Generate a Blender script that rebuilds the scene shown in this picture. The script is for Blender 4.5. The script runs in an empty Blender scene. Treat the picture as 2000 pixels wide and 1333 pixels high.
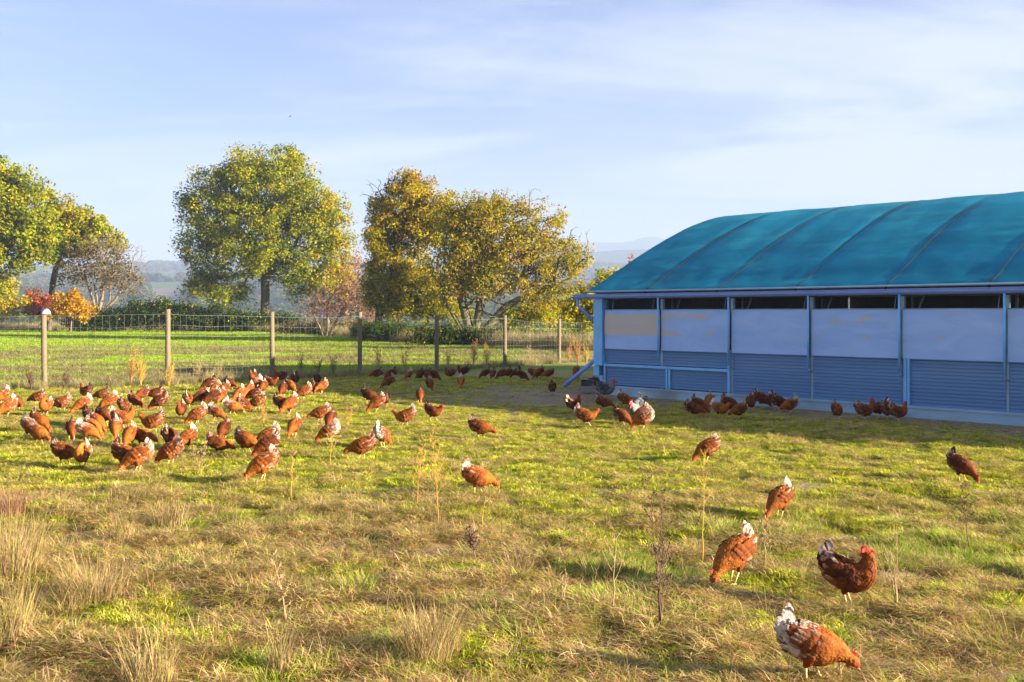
import bpy, math, random
import numpy as np
from mathutils import Vector, Matrix

R = math.radians
rnd = random.Random(7)
rng = np.random.default_rng(11)
sc = bpy.context.scene
COL = sc.collection

# ------------------------------------------------------------------ camera, light, exposure
H = 1.8                      # eye height, metres
F = 1900.0                   # focal length in photo pixels (photo 2000 wide)
cam = bpy.data.cameras.new('camera')
cam.sensor_width = 36
cam.lens = 36 * F / 2000
cam.shift_y = -54.5 / 2000
cam.clip_end = 30000
camo = bpy.data.objects.new('camera', cam)
COL.objects.link(camo)
camo.location = (0, 0, H)
camo.rotation_euler = (R(90), 0, 0)
sc.camera = camo

SUN_EL = R(14.3)
TO_SUN = Vector((0.955, -0.30, 0)).normalized()
world = bpy.data.worlds.new('World')
sc.world = world
world.use_nodes = True


def build_world():
    nt = world.node_tree
    nt.nodes.clear()
    N = nt.nodes.new
    L = nt.links.new
    out = N('ShaderNodeOutputWorld')
    bg = N('ShaderNodeBackground')
    bg.inputs['Strength'].default_value = 0.05
    sky = N('ShaderNodeTexSky')
    sky.sky_type = 'NISHITA'
    sky.sun_disc = False
    sky.sun_elevation = SUN_EL
    sky.sun_rotation = math.atan2(TO_SUN.x, TO_SUN.y)
    sky.air_density = 1.0
    sky.dust_density = 0.3
    sky.ozone_density = 2.0
    tc = N('ShaderNodeTexCoord')
    sep = N('ShaderNodeSeparateXYZ')
    L(tc.outputs['Generated'], sep.inputs[0])
    # project the view direction onto a high cloud layer
    zz = N('ShaderNodeMath'); zz.operation = 'MAXIMUM'; zz.inputs[1].default_value = 0.0
    L(sep.outputs['Z'], zz.inputs[0])
    za = N('ShaderNodeMath'); za.operation = 'ADD'; za.inputs[1].default_value = 0.10
    L(zz.outputs[0], za.inputs[0])
    dx = N('ShaderNodeMath'); dx.operation = 'DIVIDE'
    dy = N('ShaderNodeMath'); dy.operation = 'DIVIDE'
    L(sep.outputs['X'], dx.inputs[0]); L(za.outputs[0], dx.inputs[1])
    L(sep.outputs['Y'], dy.inputs[0]); L(za.outputs[0], dy.inputs[1])
    comb = N('ShaderNodeCombineXYZ')
    L(dx.outputs[0], comb.inputs[0]); L(dy.outputs[0], comb.inputs[1])

    def cloud(scale, loc, rot, sx, sy, detail, dist, lo, hi):
        mp = N('ShaderNodeMapping')
        mp.inputs['Location'].default_value = loc
        mp.inputs['Rotation'].default_value = (0, 0, rot)
        mp.inputs['Scale'].default_value = (sx, sy, 1)
        L(comb.outputs[0], mp.inputs[0])
        no = N('ShaderNodeTexNoise')
        no.inputs['Scale'].default_value = scale
        no.inputs['Detail'].default_value = detail
        no.inputs['Roughness'].default_value = 0.58
        no.inputs['Distortion'].default_value = dist
        L(mp.outputs[0], no.inputs[0])
        mr = N('ShaderNodeMapRange'); mr.interpolation_type = 'SMOOTHSTEP'
        mr.inputs[1].default_value = lo; mr.inputs[2].default_value = hi
        L(no.outputs[0], mr.inputs[0])
        return mr.outputs[0]
    c1 = cloud(0.55, (3.1, 0.4, 0), 0.35, 0.80, 1.35, 7, 0.6, 0.43, 0.62)
    c2 = cloud(1.6, (1.0, 5.0, 0), -0.15, 0.8, 1.7, 8, 0.8, 0.46, 0.72)
    c3 = cloud(0.22, (0.7, 2.0, 0), 0.2, 1.0, 1.0, 3, 0.2, 0.38, 0.62)
    m1 = N('ShaderNodeMath'); m1.operation = 'MULTIPLY_ADD'; m1.inputs[1].default_value = 0.80
    L(c1, m1.inputs[0])
    m2 = N('ShaderNodeMath'); m2.operation = 'MULTIPLY'; m2.inputs[1].default_value = 0.30
    L(c2, m2.inputs[0]); L(m2.outputs[0], m1.inputs[2])
    m3 = N('ShaderNodeMath'); m3.operation = 'MULTIPLY_ADD'; m3.inputs[1].default_value = 0.30; m3.use_clamp = True
    L(c3, m3.inputs[0]); L(m1.outputs[0], m3.inputs[2])
    # cloud veil brighter and thicker towards the sun's side of the sky
    dot = N('ShaderNodeVectorMath'); dot.operation = 'DOT_PRODUCT'
    dot.inputs[1].default_value = TO_SUN
    L(tc.outputs['Generated'], dot.inputs[0])
    sr = N('ShaderNodeMapRange'); sr.inputs[1].default_value = -0.8; sr.inputs[2].default_value = 0.9
    sr.inputs[3].default_value = 0.55; sr.inputs[4].default_value = 1.0
    L(dot.outputs['Value'], sr.inputs[0])
    m4 = N('ShaderNodeMath'); m4.operation = 'MULTIPLY'
    L(m3.outputs[0], m4.inputs[0]); L(sr.outputs[0], m4.inputs[1])
    m5 = N('ShaderNodeMath'); m5.operation = 'MULTIPLY_ADD'; m5.inputs[1].default_value = 1.0; m5.inputs[2].default_value = 0.0
    L(m4.outputs[0], m5.inputs[0])
    mix = N('ShaderNodeMix'); mix.data_type = 'RGBA'
    L(m5.outputs[0], mix.inputs['Factor'])
    tn = N('ShaderNodeMix'); tn.data_type = 'RGBA'; tn.blend_type = 'MULTIPLY'; tn.inputs['Factor'].default_value = 1
    L(sky.outputs[0], tn.inputs[6]); tn.inputs[7].default_value = (0.45, 0.565, 0.90, 1)     # tint darkens the sky colour and deepens its blue
    L(tn.outputs[2], mix.inputs[6])
    mix.inputs[7].default_value = SKY_WHITE
    # low bank of lavender mist over the horizon
    hr = N('ShaderNodeMapRange'); hr.interpolation_type = 'SMOOTHSTEP'
    hr.inputs[1].default_value = -0.02; hr.inputs[2].default_value = 0.20
    hr.inputs[3].default_value = 0.85; hr.inputs[4].default_value = 0.0
    L(sep.outputs['Z'], hr.inputs[0])
    mix2 = N('ShaderNodeMix'); mix2.data_type = 'RGBA'
    L(hr.outputs[0], mix2.inputs['Factor'])
    L(mix.outputs[2], mix2.inputs[6])
    mix2.inputs[7].default_value = SKY_MIST
    L(mix2.outputs[2], bg.inputs['Color'])
    L(bg.outputs[0], out.inputs[0])


SKY_WHITE = (3.8, 3.95, 4.45, 1)
SKY_MIST = (2.62, 2.88, 3.90, 1)
build_world()

sun = bpy.data.lights.new('sun', 'SUN')
sun.energy = 5.0
sun.angle = R(0.6)
sun.color = (1.0, 0.86, 0.66)
suno = bpy.data.objects.new('sun', sun)
COL.objects.link(suno)
ldir = Vector((-TO_SUN.x * math.cos(SUN_EL), -TO_SUN.y * math.cos(SUN_EL), -math.sin(SUN_EL)))
suno.rotation_euler = ldir.to_track_quat('-Z', 'Y').to_euler()
suno.location = (30, -10, 30)

vs = sc.view_settings
vs.view_transform = 'Standard'
vs.look = 'None'
vs.gamma = 1
vs.use_curve_mapping = False
vs.exposure = 2.2
sc.cycles.max_bounces = 4
sc.cycles.diffuse_bounces = 2
sc.cycles.glossy_bounces = 1
sc.cycles.transmission_bounces = 4
sc.cycles.volume_bounces = 0
sc.cycles.transparent_max_bounces = 8


# ------------------------------------------------------------------ helpers
def at(px, py, Z=None):
    """ground point under a photo pixel (or the point of that column at distance Z)"""
    Y = Z if Z is not None else F * H / (py - 612.0)
    return (px - 1000.0) * Y / F, Y


def _hash(ix, iy, s):
    h = (ix.astype(np.int64) * 374761393 + iy.astype(np.int64) * 668265263 + s * 974634777) & 0xFFFFFFFF
    h = ((h ^ (h >> 13)) * 1274126177) & 0xFFFFFFFF
    h = h ^ (h >> 16)
    return (h & 0xFFFF) / 65535.0


def vnoise(x, y, s=0):
    x = np.asarray(x, float); y = np.asarray(y, float)
    ix = np.floor(x); iy = np.floor(y)
    fx = x - ix; fy = y - iy
    fx = fx * fx * (3 - 2 * fx); fy = fy * fy * (3 - 2 * fy)
    a = _hash(ix, iy, s); b = _hash(ix + 1, iy, s); c = _hash(ix, iy + 1, s); d = _hash(ix + 1, iy + 1, s)
    return (a * (1 - fx) + b * fx) * (1 - fy) + (c * (1 - fx) + d * fx) * fy


def fbm(x, y, s=0, o=4):
    t = 0; a = 0.5; n = 0
    for i in range(o):
        t = t + a * vnoise(x * 2 ** i + 17.3 * i, y * 2 ** i - 9.1 * i, s + i * 7); n += a; a *= 0.5
    return t / n


def sstep(a, b, x):
    t = np.clip((x - a) / (b - a), 0, 1)
    return t * t * (3 - 2 * t)


def height(x, y):
    x = np.asarray(x, float); y = np.asarray(y, float)
    near = 1 - sstep(9, 20, y)
    h = (fbm(x * 1.5, y * 1.7, 3, 3) - 0.5) * (0.09 * near + 0.025)
    h += (fbm(x * 3.6, y * 4.2, 13, 2) - 0.5) * (0.045 * near + 0.012) * (1 - sstep(24, 34, y))
    h += (fbm(x * 0.28, y * 0.28, 9, 2) - 0.5) * 0.07
    shed = np.exp(-(((x - 7.0) ** 2 + (y - 20) ** 2) / 90.0))
    h *= 1 - 0.7 * np.clip(shed, 0, 1)
    # the land beyond the field: a shallow valley and the rise behind it
    v = -16 * sstep(112, 420, y) + 62 * sstep(500, 1700, y) + 105 * sstep(1700, 3200, y)
    v += (fbm(x / 500, y / 500, 5, 3) - 0.5) * 40 * sstep(400, 2000, y)
    return h * (1 - sstep(60, 110, y) * 0.5) + v


def hz(x, y):
    return float(height(np.array([x]), np.array([y]))[0])


class MB:
    """collects vertices, faces and per-vertex colours"""
    def __init__(s):
        s.v = []; s.f = []; s.c = []; s.m = []

    def add(s, v, f, c=(1, 1, 1), m=0):
        o = len(s.v)
        s.v.extend([tuple(p) for p in v])
        s.f.extend([tuple(i + o for i in q) for q in f])
        if len(c) == 3 and not hasattr(c[0], '__len__'):
            s.c.extend([tuple(c)] * len(v))
        else:
            s.c.extend([tuple(q) for q in c])
        s.m.extend([m] * len(f))

    def box(s, lo, hi, c=(1, 1, 1), m=0):
        x0, y0, z0 = lo; x1, y1, z1 = hi
        v = [(x0, y0, z0), (x1, y0, z0), (x1, y1, z0), (x0, y1, z0), (x0, y0, z1), (x1, y0, z1), (x1, y1, z1), (x0, y1, z1)]
        s.add(v, [(0, 3, 2, 1), (4, 5, 6, 7), (0, 1, 5, 4), (1, 2, 6, 5), (2, 3, 7, 6), (3, 0, 4, 7)], c, m)

    def tube(s, pts, rad, n=6, c=(1, 1, 1), m=0, cap=True):
        pts = [Vector(p) for p in pts]
        if not hasattr(rad, '__len__'):
            rad = [rad] * len(pts)
        ref = None
        v = []; f = []
        for i, p in enumerate(pts):
            t = (pts[min(i + 1, len(pts) - 1)] - pts[max(i - 1, 0)])
            if t.length < 1e-9: t = Vector((0, 0, 1))
            t.normalize()
            if ref is None:
                ref = Vector((1, 0, 0)) if abs(t.x) < 0.8 else Vector((0, 1, 0))
            a = (ref - t * ref.dot(t)).normalized()
            b = t.cross(a)
            ref = a
            for k in range(n):
                w = 2 * math.pi * k / n
                v.append(p + (a * math.cos(w) + b * math.sin(w)) * rad[i])
        for i in range(len(pts) - 1):
            for k in range(n):
                f.append((i * n + k, i * n + (k + 1) % n, (i + 1) * n + (k + 1) % n, (i + 1) * n + k))
        if cap:
            f.append(tuple(range(n - 1, -1, -1)))
            f.append(tuple((len(pts) - 1) * n + k for k in range(n)))
        s.add(v, f, c, m)

    def ellipsoid(s, c0, r, nu=10, nv=7, c=(1, 1, 1), m=0, rot=None):
        v = []; f = []
        for j in range(nv + 1):
            ph = math.pi * j / nv
            for i in range(nu):
                th = 2 * math.pi * i / nu
                p = Vector((r[0] * math.sin(ph) * math.cos(th), r[1] * math.sin(ph) * math.sin(th), r[2] * math.cos(ph)))
                if rot is not None: p = rot @ p
                v.append(p + Vector(c0))
        for j in range(nv):
            for i in range(nu):
                f.append((j * nu + i, (j + 1) * nu + i, (j + 1) * nu + (i + 1) % nu, j * nu + (i + 1) % nu))
        s.add(v, f, c, m)

    def mesh(s, name, mats, smooth=True):
        me = bpy.data.meshes.new(name)
        me.from_pydata([tuple(p) for p in s.v], [], s.f)
        for m in (mats if isinstance(mats, (list, tuple)) else [mats]):
            me.materials.append(m)
        ca = me.color_attributes.new('col', 'FLOAT_COLOR', 'POINT')
        arr = np.ones((len(s.v), 4), np.float32)
        arr[:, :3] = np.array(s.c, np.float32)
        ca.data.foreach_set('color', arr.ravel())
        me.polygons.foreach_set('material_index', np.array(s.m, np.int32))
        me.polygons.foreach_set('use_smooth', np.full(len(s.f), smooth))
        me.update()
        return me

    def obj(s, name, mats, parent=None, smooth=True, loc=None):
        return link(name, s.mesh(name, mats, smooth), parent, loc)


def quads_mesh(name, V, nper, cols, mat):
    """V: (n*nper,3) vertices, polygons of nper corners each"""
    n = len(V) // nper
    me = bpy.data.meshes.new(name)
    me.vertices.add(len(V)); me.vertices.foreach_set('co', V.astype(np.float32).ravel())
    me.loops.add(len(V)); me.loops.foreach_set('vertex_index', np.arange(len(V), dtype=np.int32))
    me.polygons.add(n)
    me.polygons.foreach_set('loop_start', np.arange(0, len(V), nper, dtype=np.int32))
    me.polygons.foreach_set('loop_total', np.full(n, nper, np.int32))
    me.update(calc_edges=True)
    ca = me.color_attributes.new('col', 'FLOAT_COLOR', 'POINT')
    arr = np.ones((len(V), 4), np.float32); arr[:, :3] = cols
    ca.data.foreach_set('color', arr.ravel())
    me.materials.append(mat)
    return me


def link(name, data, parent=None, loc=None):
    o = bpy.data.objects.new(name, data)
    COL.objects.link(o)
    if parent is not None: o.parent = parent
    if loc is not None: o.location = loc
    return o


def tag(o, label=None, cat=None, group=None, kind=None):
    if label: o['label'] = label
    if cat: o['category'] = cat
    if group: o['group'] = group
    if kind: o['kind'] = kind
    return o


def empty(name, loc, rz=0.0):
    o = bpy.data.objects.new(name, None)
    o.empty_display_size = 0.2
    COL.objects.link(o)
    o.location = loc
    o.rotation_euler = (0, 0, rz)
    return o


# ------------------------------------------------------------------ materials
def newmat(name):
    m = bpy.data.materials.new(name)
    m.use_nodes = True
    nt = m.node_tree
    nt.nodes.clear()
    return m, nt, nt.nodes.new, nt.links.new


def simple(name, base, rough=0.6, var=0.15, scale=6.0, bump=0.0, bscale=40.0, metal=0.0, stretch=(1, 1, 1), usecol=False, dirt=None, spec=0.4):
    """principled with noise-varied colour, optional dirt colour patches and bump"""
    m, nt, N, L = newmat(name)
    out = N('ShaderNodeOutputMaterial'); p = N('ShaderNodeBsdfPrincipled')
    L(p.outputs[0], out.inputs[0])
    p.inputs['Roughness'].default_value = rough
    p.inputs['Metallic'].default_value = metal
    p.inputs['Specular IOR Level'].default_value = spec
    tc = N('ShaderNodeTexCoord'); mp = N('ShaderNodeMapping')
    mp.inputs['Scale'].default_value = stretch
    L(tc.outputs['Object'], mp.inputs[0])
    no = N('ShaderNodeTexNoise'); no.inputs['Scale'].default_value = scale; no.inputs['Detail'].default_value = 6
    L(mp.outputs[0], no.inputs[0])
    mr = N('ShaderNodeMapRange'); mr.inputs[1].default_value = 0.25; mr.inputs[2].default_value = 0.75
    mr.inputs[3].default_value = 1 - var; mr.inputs[4].default_value = 1 + var
    L(no.outputs[0], mr.inputs[0])
    mx = N('ShaderNodeMix'); mx.data_type = 'RGBA'; mx.blend_type = 'MULTIPLY'; mx.inputs['Factor'].default_value = 1
    if usecol:
        at_ = N('ShaderNodeAttribute'); at_.attribute_name = 'col'
        L(at_.outputs['Color'], mx.inputs[6])
    else:
        mx.inputs[6].default_value = (*base, 1)
    L(mr.outputs[0], mx.inputs[7])
    last = mx.outputs[2]
    if dirt:
        n2 = N('ShaderNodeTexNoise'); n2.inputs['Scale'].default_value = dirt[1]; n2.inputs['Detail'].default_value = 8
        n2.inputs['Roughness'].default_value = 0.65
        L(mp.outputs[0], n2.inputs[0])
        r2 = N('ShaderNodeMapRange'); r2.inputs[1].default_value = dirt[2]; r2.inputs[2].default_value = dirt[3]
        r2.inputs[4].default_value = dirt[4]
        L(n2.outputs[0], r2.inputs[0])
        m2 = N('ShaderNodeMix'); m2.data_type = 'RGBA'
        L(r2.outputs[0], m2.inputs['Factor']); L(last, m2.inputs[6]); m2.inputs[7].default_value = (*dirt[0], 1)
        last = m2.outputs[2]
    L(last, p.inputs['Base Color'])
    if bump:
        nb = N('ShaderNodeTexNoise'); nb.inputs['Scale'].default_value = bscale; nb.inputs['Detail'].default_value = 5
        L(mp.outputs[0], nb.inputs[0])
        b = N('ShaderNodeBump'); b.inputs['Strength'].default_value = bump; b.inputs['Distance'].default_value = 0.02
        L(nb.outputs[0], b.inputs['Height']); L(b.outputs[0], p.inputs['Normal'])
    return m


def leafmat(name, trans=0.35, posvar=0.25, pscale=0.7):
    """thin blades and leaves: diffuse plus translucent, vertex colour with a world-position tint"""
    m, nt, N, L = newmat(name)
    out = N('ShaderNodeOutputMaterial')
    a = N('ShaderNodeAttribute'); a.attribute_name = 'col'
    g = N('ShaderNodeNewGeometry')
    no = N('ShaderNodeTexNoise'); no.inputs['Scale'].default_value = pscale; no.inputs['Detail'].default_value = 4
    L(g.outputs['Position'], no.inputs[0])
    mr = N('ShaderNodeMapRange'); mr.inputs[1].default_value = 0.3; mr.inputs[2].default_value = 0.7
    mr.inputs[3].default_value = 1 - posvar; mr.inputs[4].default_value = 1 + posvar
    L(no.outputs[0], mr.inputs[0])
    mx = N('ShaderNodeMix'); mx.data_type = 'RGBA'; mx.blend_type = 'MULTIPLY'; mx.inputs['Factor'].default_value = 1
    L(a.outputs['Color'], mx.inputs[6]); L(mr.outputs[0], mx.inputs[7])
    d = N('ShaderNodeBsdfDiffuse'); t = N('ShaderNodeBsdfTranslucent'); ms = N('ShaderNodeMixShader')
    ms.inputs[0].default_value = trans
    L(mx.outputs[2], d.inputs[0]); L(mx.outputs[2], t.inputs[0])
    L(d.outputs[0], ms.inputs[1]); L(t.outputs[0], ms.inputs[2]); L(ms.outputs[0], out.inputs[0])
    return m


def feathermat(name, rough=0.75, stripe=True):
    """plumage: vertex colour x per-hen tint, mottled, with fine overlapping-feather relief"""
    m, nt, N, L = newmat(name)
    out = N('ShaderNodeOutputMaterial'); p = N('ShaderNodeBsdfPrincipled'); L(p.outputs[0], out.inputs[0])
    p.inputs['Roughness'].default_value = rough
    p.inputs['Specular IOR Level'].default_value = 0.12
    a = N('ShaderNodeAttribute'); a.attribute_name = 'col'
    ti = N('ShaderNodeAttribute'); ti.attribute_type = 'OBJECT'; ti.attribute_name = 'tint'
    tc = N('ShaderNodeTexCoord')
    ad = N('ShaderNodeVectorMath'); ad.operation = 'ADD'
    sc_ = N('ShaderNodeVectorMath'); sc_.operation = 'SCALE'; sc_.inputs[0].default_value = (37, 11, 5)
    L(ti.outputs['Fac'], sc_.inputs['Scale'])
    L(tc.outputs['Object'], ad.inputs[0]); L(sc_.outputs[0], ad.inputs[1])
    no = N('ShaderNodeTexNoise'); no.inputs['Scale'].default_value = 22; no.inputs['Detail'].default_value = 5
    L(ad.outputs[0], no.inputs[0])
    mr = N('ShaderNodeMapRange'); mr.inputs[1].default_value = 0.3; mr.inputs[2].default_value = 0.7
    mr.inputs[3].default_value = 0.55; mr.inputs[4].default_value = 1.45
    L(no.outputs[0], mr.inputs[0])
    mu = N('ShaderNodeMath'); mu.operation = 'MULTIPLY'
    L(mr.outputs[0], mu.inputs[0]); L(ti.outputs['Fac'], mu.inputs[1])
    mx = N('ShaderNodeMix'); mx.data_type = 'RGBA'; mx.blend_type = 'MULTIPLY'; mx.inputs['Factor'].default_value = 1
    L(a.outputs['Color'], mx.inputs[6]); L(mu.outputs[0], mx.inputs[7])
    L(mx.outputs[2], p.inputs['Base Color'])
    vo = N('ShaderNodeTexVoronoi'); vo.inputs['Scale'].default_value = 60
    L(tc.outputs['Object'], vo.inputs['Vector'])
    b = N('ShaderNodeBump'); b.inputs['Strength'].default_value = 0.5; b.inputs['Distance'].default_value = 0.006
    L(vo.outputs['Distance'], b.inputs['Height']); L(b.outputs[0], p.inputs['Normal'])
    return m


M = {}
M['grass'] = leafmat('grass_blades', 0.38, 0.36, 6.0)
M['leaf'] = leafmat('leaves', 0.45, 0.12, 0.5)
M['plume'] = feathermat('hen_plumage')
M['comb'] = simple('comb_red', (0.62, 0.02, 0.03), 0.5, 0.2, 60)
M['shank'] = simple('shank_yellow', (0.62, 0.42, 0.16), 0.55, 0.15, 60)
M['beak'] = simple('beak_horn', (0.5, 0.32, 0.12), 0.4, 0.1, 60)
M['eye'] = simple('eye_dark', (0.02, 0.01, 0.005), 0.15, 0.0, 60)
M['bark'] = simple('bark', (0.09, 0.07, 0.045), 0.9, 0.35, 3.0, 0.5, 12, stretch=(1, 1, 0.3))
M['bark_green'] = simple('bark_mossy', (0.11, 0.10, 0.05), 0.9, 0.35, 3.0, 0.5, 12)
M['twig'] = simple('twig_bark', (0.20, 0.15, 0.10), 0.9, 0.3, 3.0)
M['post_wood'] = simple('post_wood', (0.19, 0.145, 0.085), 0.85, 0.28, 5, 0.7, 30, stretch=(5, 5, 0.5), dirt=((0.07, 0.07, 0.04), 2.5, 0.5, 0.75, 0.7))
M['wire'] = simple('galvanised_wire', (0.20, 0.22, 0.17), 0.55, 0.1, 10, metal=0.0)
M['roof'] = simple('roof_tarpaulin', (0.002, 0.155, 0.25), 0.65, 0.22, 0.9, 0.6, 2.2, stretch=(0.5, 0.5, 2.0), dirt=((0.03, 0.30, 0.36), 1.5, 0.48, 0.74, 0.6), spec=0.08)
M['blue'] = simple('blue_paint', (0.20, 0.42, 0.66), 0.45, 0.12, 4, 0.08, 20, dirt=((0.14, 0.16, 0.14), 3.0, 0.60, 0.8, 0.5))
M['bright_blue'] = simple('bright_blue_steel', (0.18, 0.48, 0.82), 0.38, 0.12, 5, 0.05, 20, dirt=((0.2, 0.22, 0.2), 4.0, 0.62, 0.8, 0.4))
M['gutter'] = simple('gutter_blue', (0.18, 0.30, 0.68), 0.35, 0.12, 3, dirt=((0.10, 0.12, 0.12), 3.0, 0.6, 0.8, 0.4))
M['tube'] = simple('galvanised_tube', (0.30, 0.42, 0.52), 0.35, 0.15, 5, metal=0.5)
M['siding'] = simple('siding_sheet', (0.105, 0.225, 0.42), 0.5, 0.14, 1.2, 0.06, 10, stretch=(0.25, 1, 3), dirt=((0.26, 0.24, 0.22), 1.1, 0.56, 0.8, 0.6))
M['plinth'] = simple('plinth_board', (0.30, 0.46, 0.58), 0.7, 0.2, 3, 0.2, 20, stretch=(0.4, 1, 1), dirt=((0.2, 0.16, 0.11), 2.0, 0.5, 0.72, 0.7))
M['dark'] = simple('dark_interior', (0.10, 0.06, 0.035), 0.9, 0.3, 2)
M['netting'] = simple('netting', (0.05, 0.045, 0.04), 0.9, 0.2, 8)
M['rope'] = simple('rope_dark', (0.003, 0.006, 0.01), 0.95, 0.2, 20)
M['grey'] = simple('grey_plastic', (0.22, 0.22, 0.19), 0.6, 0.2, 6, 0.1, 20, dirt=((0.12, 0.09, 0.05), 5, 0.5, 0.7, 0.6))
M['cap_white'] = simple('cap_cloth_white', (0.34, 0.34, 0.40), 0.8, 0.12, 12, 0.3, 60)
M['cap_dark'] = simple('cap_cloth_dark', (0.05, 0.045, 0.13), 0.8, 0.2, 12, 0.3, 60)
M['plain'] = simple('vertex_coloured', (1, 1, 1), 0.85, 0.12, 2, usecol=True)
M['white_wall'] = simple('render_white', (0.75, 0.72, 0.68), 0.8, 0.08, 1)
M['red_roof'] = simple('roof_red', (0.40, 0.14, 0.09), 0.8, 0.15, 1)
M['glass_dark'] = simple('window_dark', (0.05, 0.06, 0.08), 0.2, 0.1, 1)


def curtain_material():
    """weathered white-blue wind curtain with tan bands"""
    m, nt, N, L = newmat('wind_curtain')
    out = N('ShaderNodeOutputMaterial'); p = N('ShaderNodeBsdfPrincipled'); L(p.outputs[0], out.inputs[0])
    p.inputs['Roughness'].default_value = 0.55
    tc = N('ShaderNodeTexCoord'); sep = N('ShaderNodeSeparateXYZ'); L(tc.outputs['Object'], sep.inputs[0])
    # wavy height used for the tan bands
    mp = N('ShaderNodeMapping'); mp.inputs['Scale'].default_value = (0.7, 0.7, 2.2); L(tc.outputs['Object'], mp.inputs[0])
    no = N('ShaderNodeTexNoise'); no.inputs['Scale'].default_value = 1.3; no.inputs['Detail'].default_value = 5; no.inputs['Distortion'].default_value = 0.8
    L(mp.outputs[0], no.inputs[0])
    fx = N('ShaderNodeMapRange'); fx.interpolation_type = 'SMOOTHSTEP'   # more tan in the colour near the shed's end
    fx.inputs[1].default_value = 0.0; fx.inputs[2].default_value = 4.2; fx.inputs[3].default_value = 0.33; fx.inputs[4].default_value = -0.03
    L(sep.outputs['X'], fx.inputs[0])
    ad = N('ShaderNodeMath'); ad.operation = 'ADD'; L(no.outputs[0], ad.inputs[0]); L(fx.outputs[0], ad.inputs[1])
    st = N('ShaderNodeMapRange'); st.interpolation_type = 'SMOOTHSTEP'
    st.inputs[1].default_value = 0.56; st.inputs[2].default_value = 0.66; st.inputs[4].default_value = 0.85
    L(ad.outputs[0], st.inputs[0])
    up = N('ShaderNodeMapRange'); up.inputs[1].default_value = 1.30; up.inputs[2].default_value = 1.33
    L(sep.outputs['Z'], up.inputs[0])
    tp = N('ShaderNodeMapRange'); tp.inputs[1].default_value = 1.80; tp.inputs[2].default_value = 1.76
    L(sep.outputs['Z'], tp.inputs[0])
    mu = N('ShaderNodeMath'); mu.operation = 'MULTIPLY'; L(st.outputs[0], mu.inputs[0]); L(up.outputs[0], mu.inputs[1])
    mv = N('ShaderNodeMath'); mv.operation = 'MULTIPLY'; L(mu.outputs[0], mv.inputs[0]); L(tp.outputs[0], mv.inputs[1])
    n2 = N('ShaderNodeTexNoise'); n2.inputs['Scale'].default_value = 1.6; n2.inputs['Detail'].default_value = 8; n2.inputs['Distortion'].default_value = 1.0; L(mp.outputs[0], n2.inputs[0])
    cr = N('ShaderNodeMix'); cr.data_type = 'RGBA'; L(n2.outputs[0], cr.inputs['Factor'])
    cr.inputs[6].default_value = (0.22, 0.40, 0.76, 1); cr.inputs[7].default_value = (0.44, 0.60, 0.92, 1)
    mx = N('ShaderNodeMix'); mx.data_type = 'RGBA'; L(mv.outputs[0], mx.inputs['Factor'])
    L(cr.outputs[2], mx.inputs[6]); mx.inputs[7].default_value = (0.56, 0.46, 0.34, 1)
    L(mx.outputs[2], p.inputs['Base Color'])
    b = N('ShaderNodeBump'); b.inputs['Strength'].default_value = 0.25; b.inputs['Distance'].default_value = 0.05
    L(n2.outputs[0], b.inputs['Height']); L(b.outputs[0], p.inputs['Normal'])
    return m


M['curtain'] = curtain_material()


# ------------------------------------------------------------------ ground
SHED_K = (1.92, 21.98)
SD = (0.7101, -0.7041)      # along the front wall, towards the viewer's side
SN = (0.7041, 0.7101)       # into the shed


def shed_uw(x, y):
    dx = x - SHED_K[0]; dy = y - SHED_K[1]
    return dx * SD[0] + dy * SD[1], dx * SN[0] + dy * SN[1]


def bare(x, y):
    """small scratched-out patches of bare soil"""
    return sstep(0.64, 0.72, fbm(x * 3.2 + 3, y * 4.2, 57, 3)) * (1 - sstep(9, 14, y)) * 0.7


def mudness(x, y):
    u, w = shed_uw(x, y)
    m = sstep(-2.8, -0.3, w + 1.2 * (fbm(x * 0.9, y * 0.9, 31, 3) - 0.5)) * sstep(-2.6, -0.3, u) * (1 - sstep(13, 15.5, u))
    m = np.maximum(m, 1.0 * np.exp(-(((x - 0.9) / 2.4) ** 2 + ((y - 21.0) / 3.4) ** 2)))
    m = np.maximum(m, bare(x, y))
    return np.clip(m, 0, 1)


def deadness(x, y):
    """0 lush green .. 1 dead brown matted"""
    n = fbm(x * 2.3, y * 3.2, 41, 4)
    fore = 1 - sstep(5.5, 9.0, y + 0.25 * x)
    leftb = (1 - sstep(-4.0, 1.5, x)) * (1 - sstep(8, 13, y))
    d = sstep(0.46, 0.56, n + 0.07 * fore + leftb * 0.07 - 0.02)
    mid = sstep(7.5, 10, y + 0.2 * x)
    return d * (1 - mid * 0.68)


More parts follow.
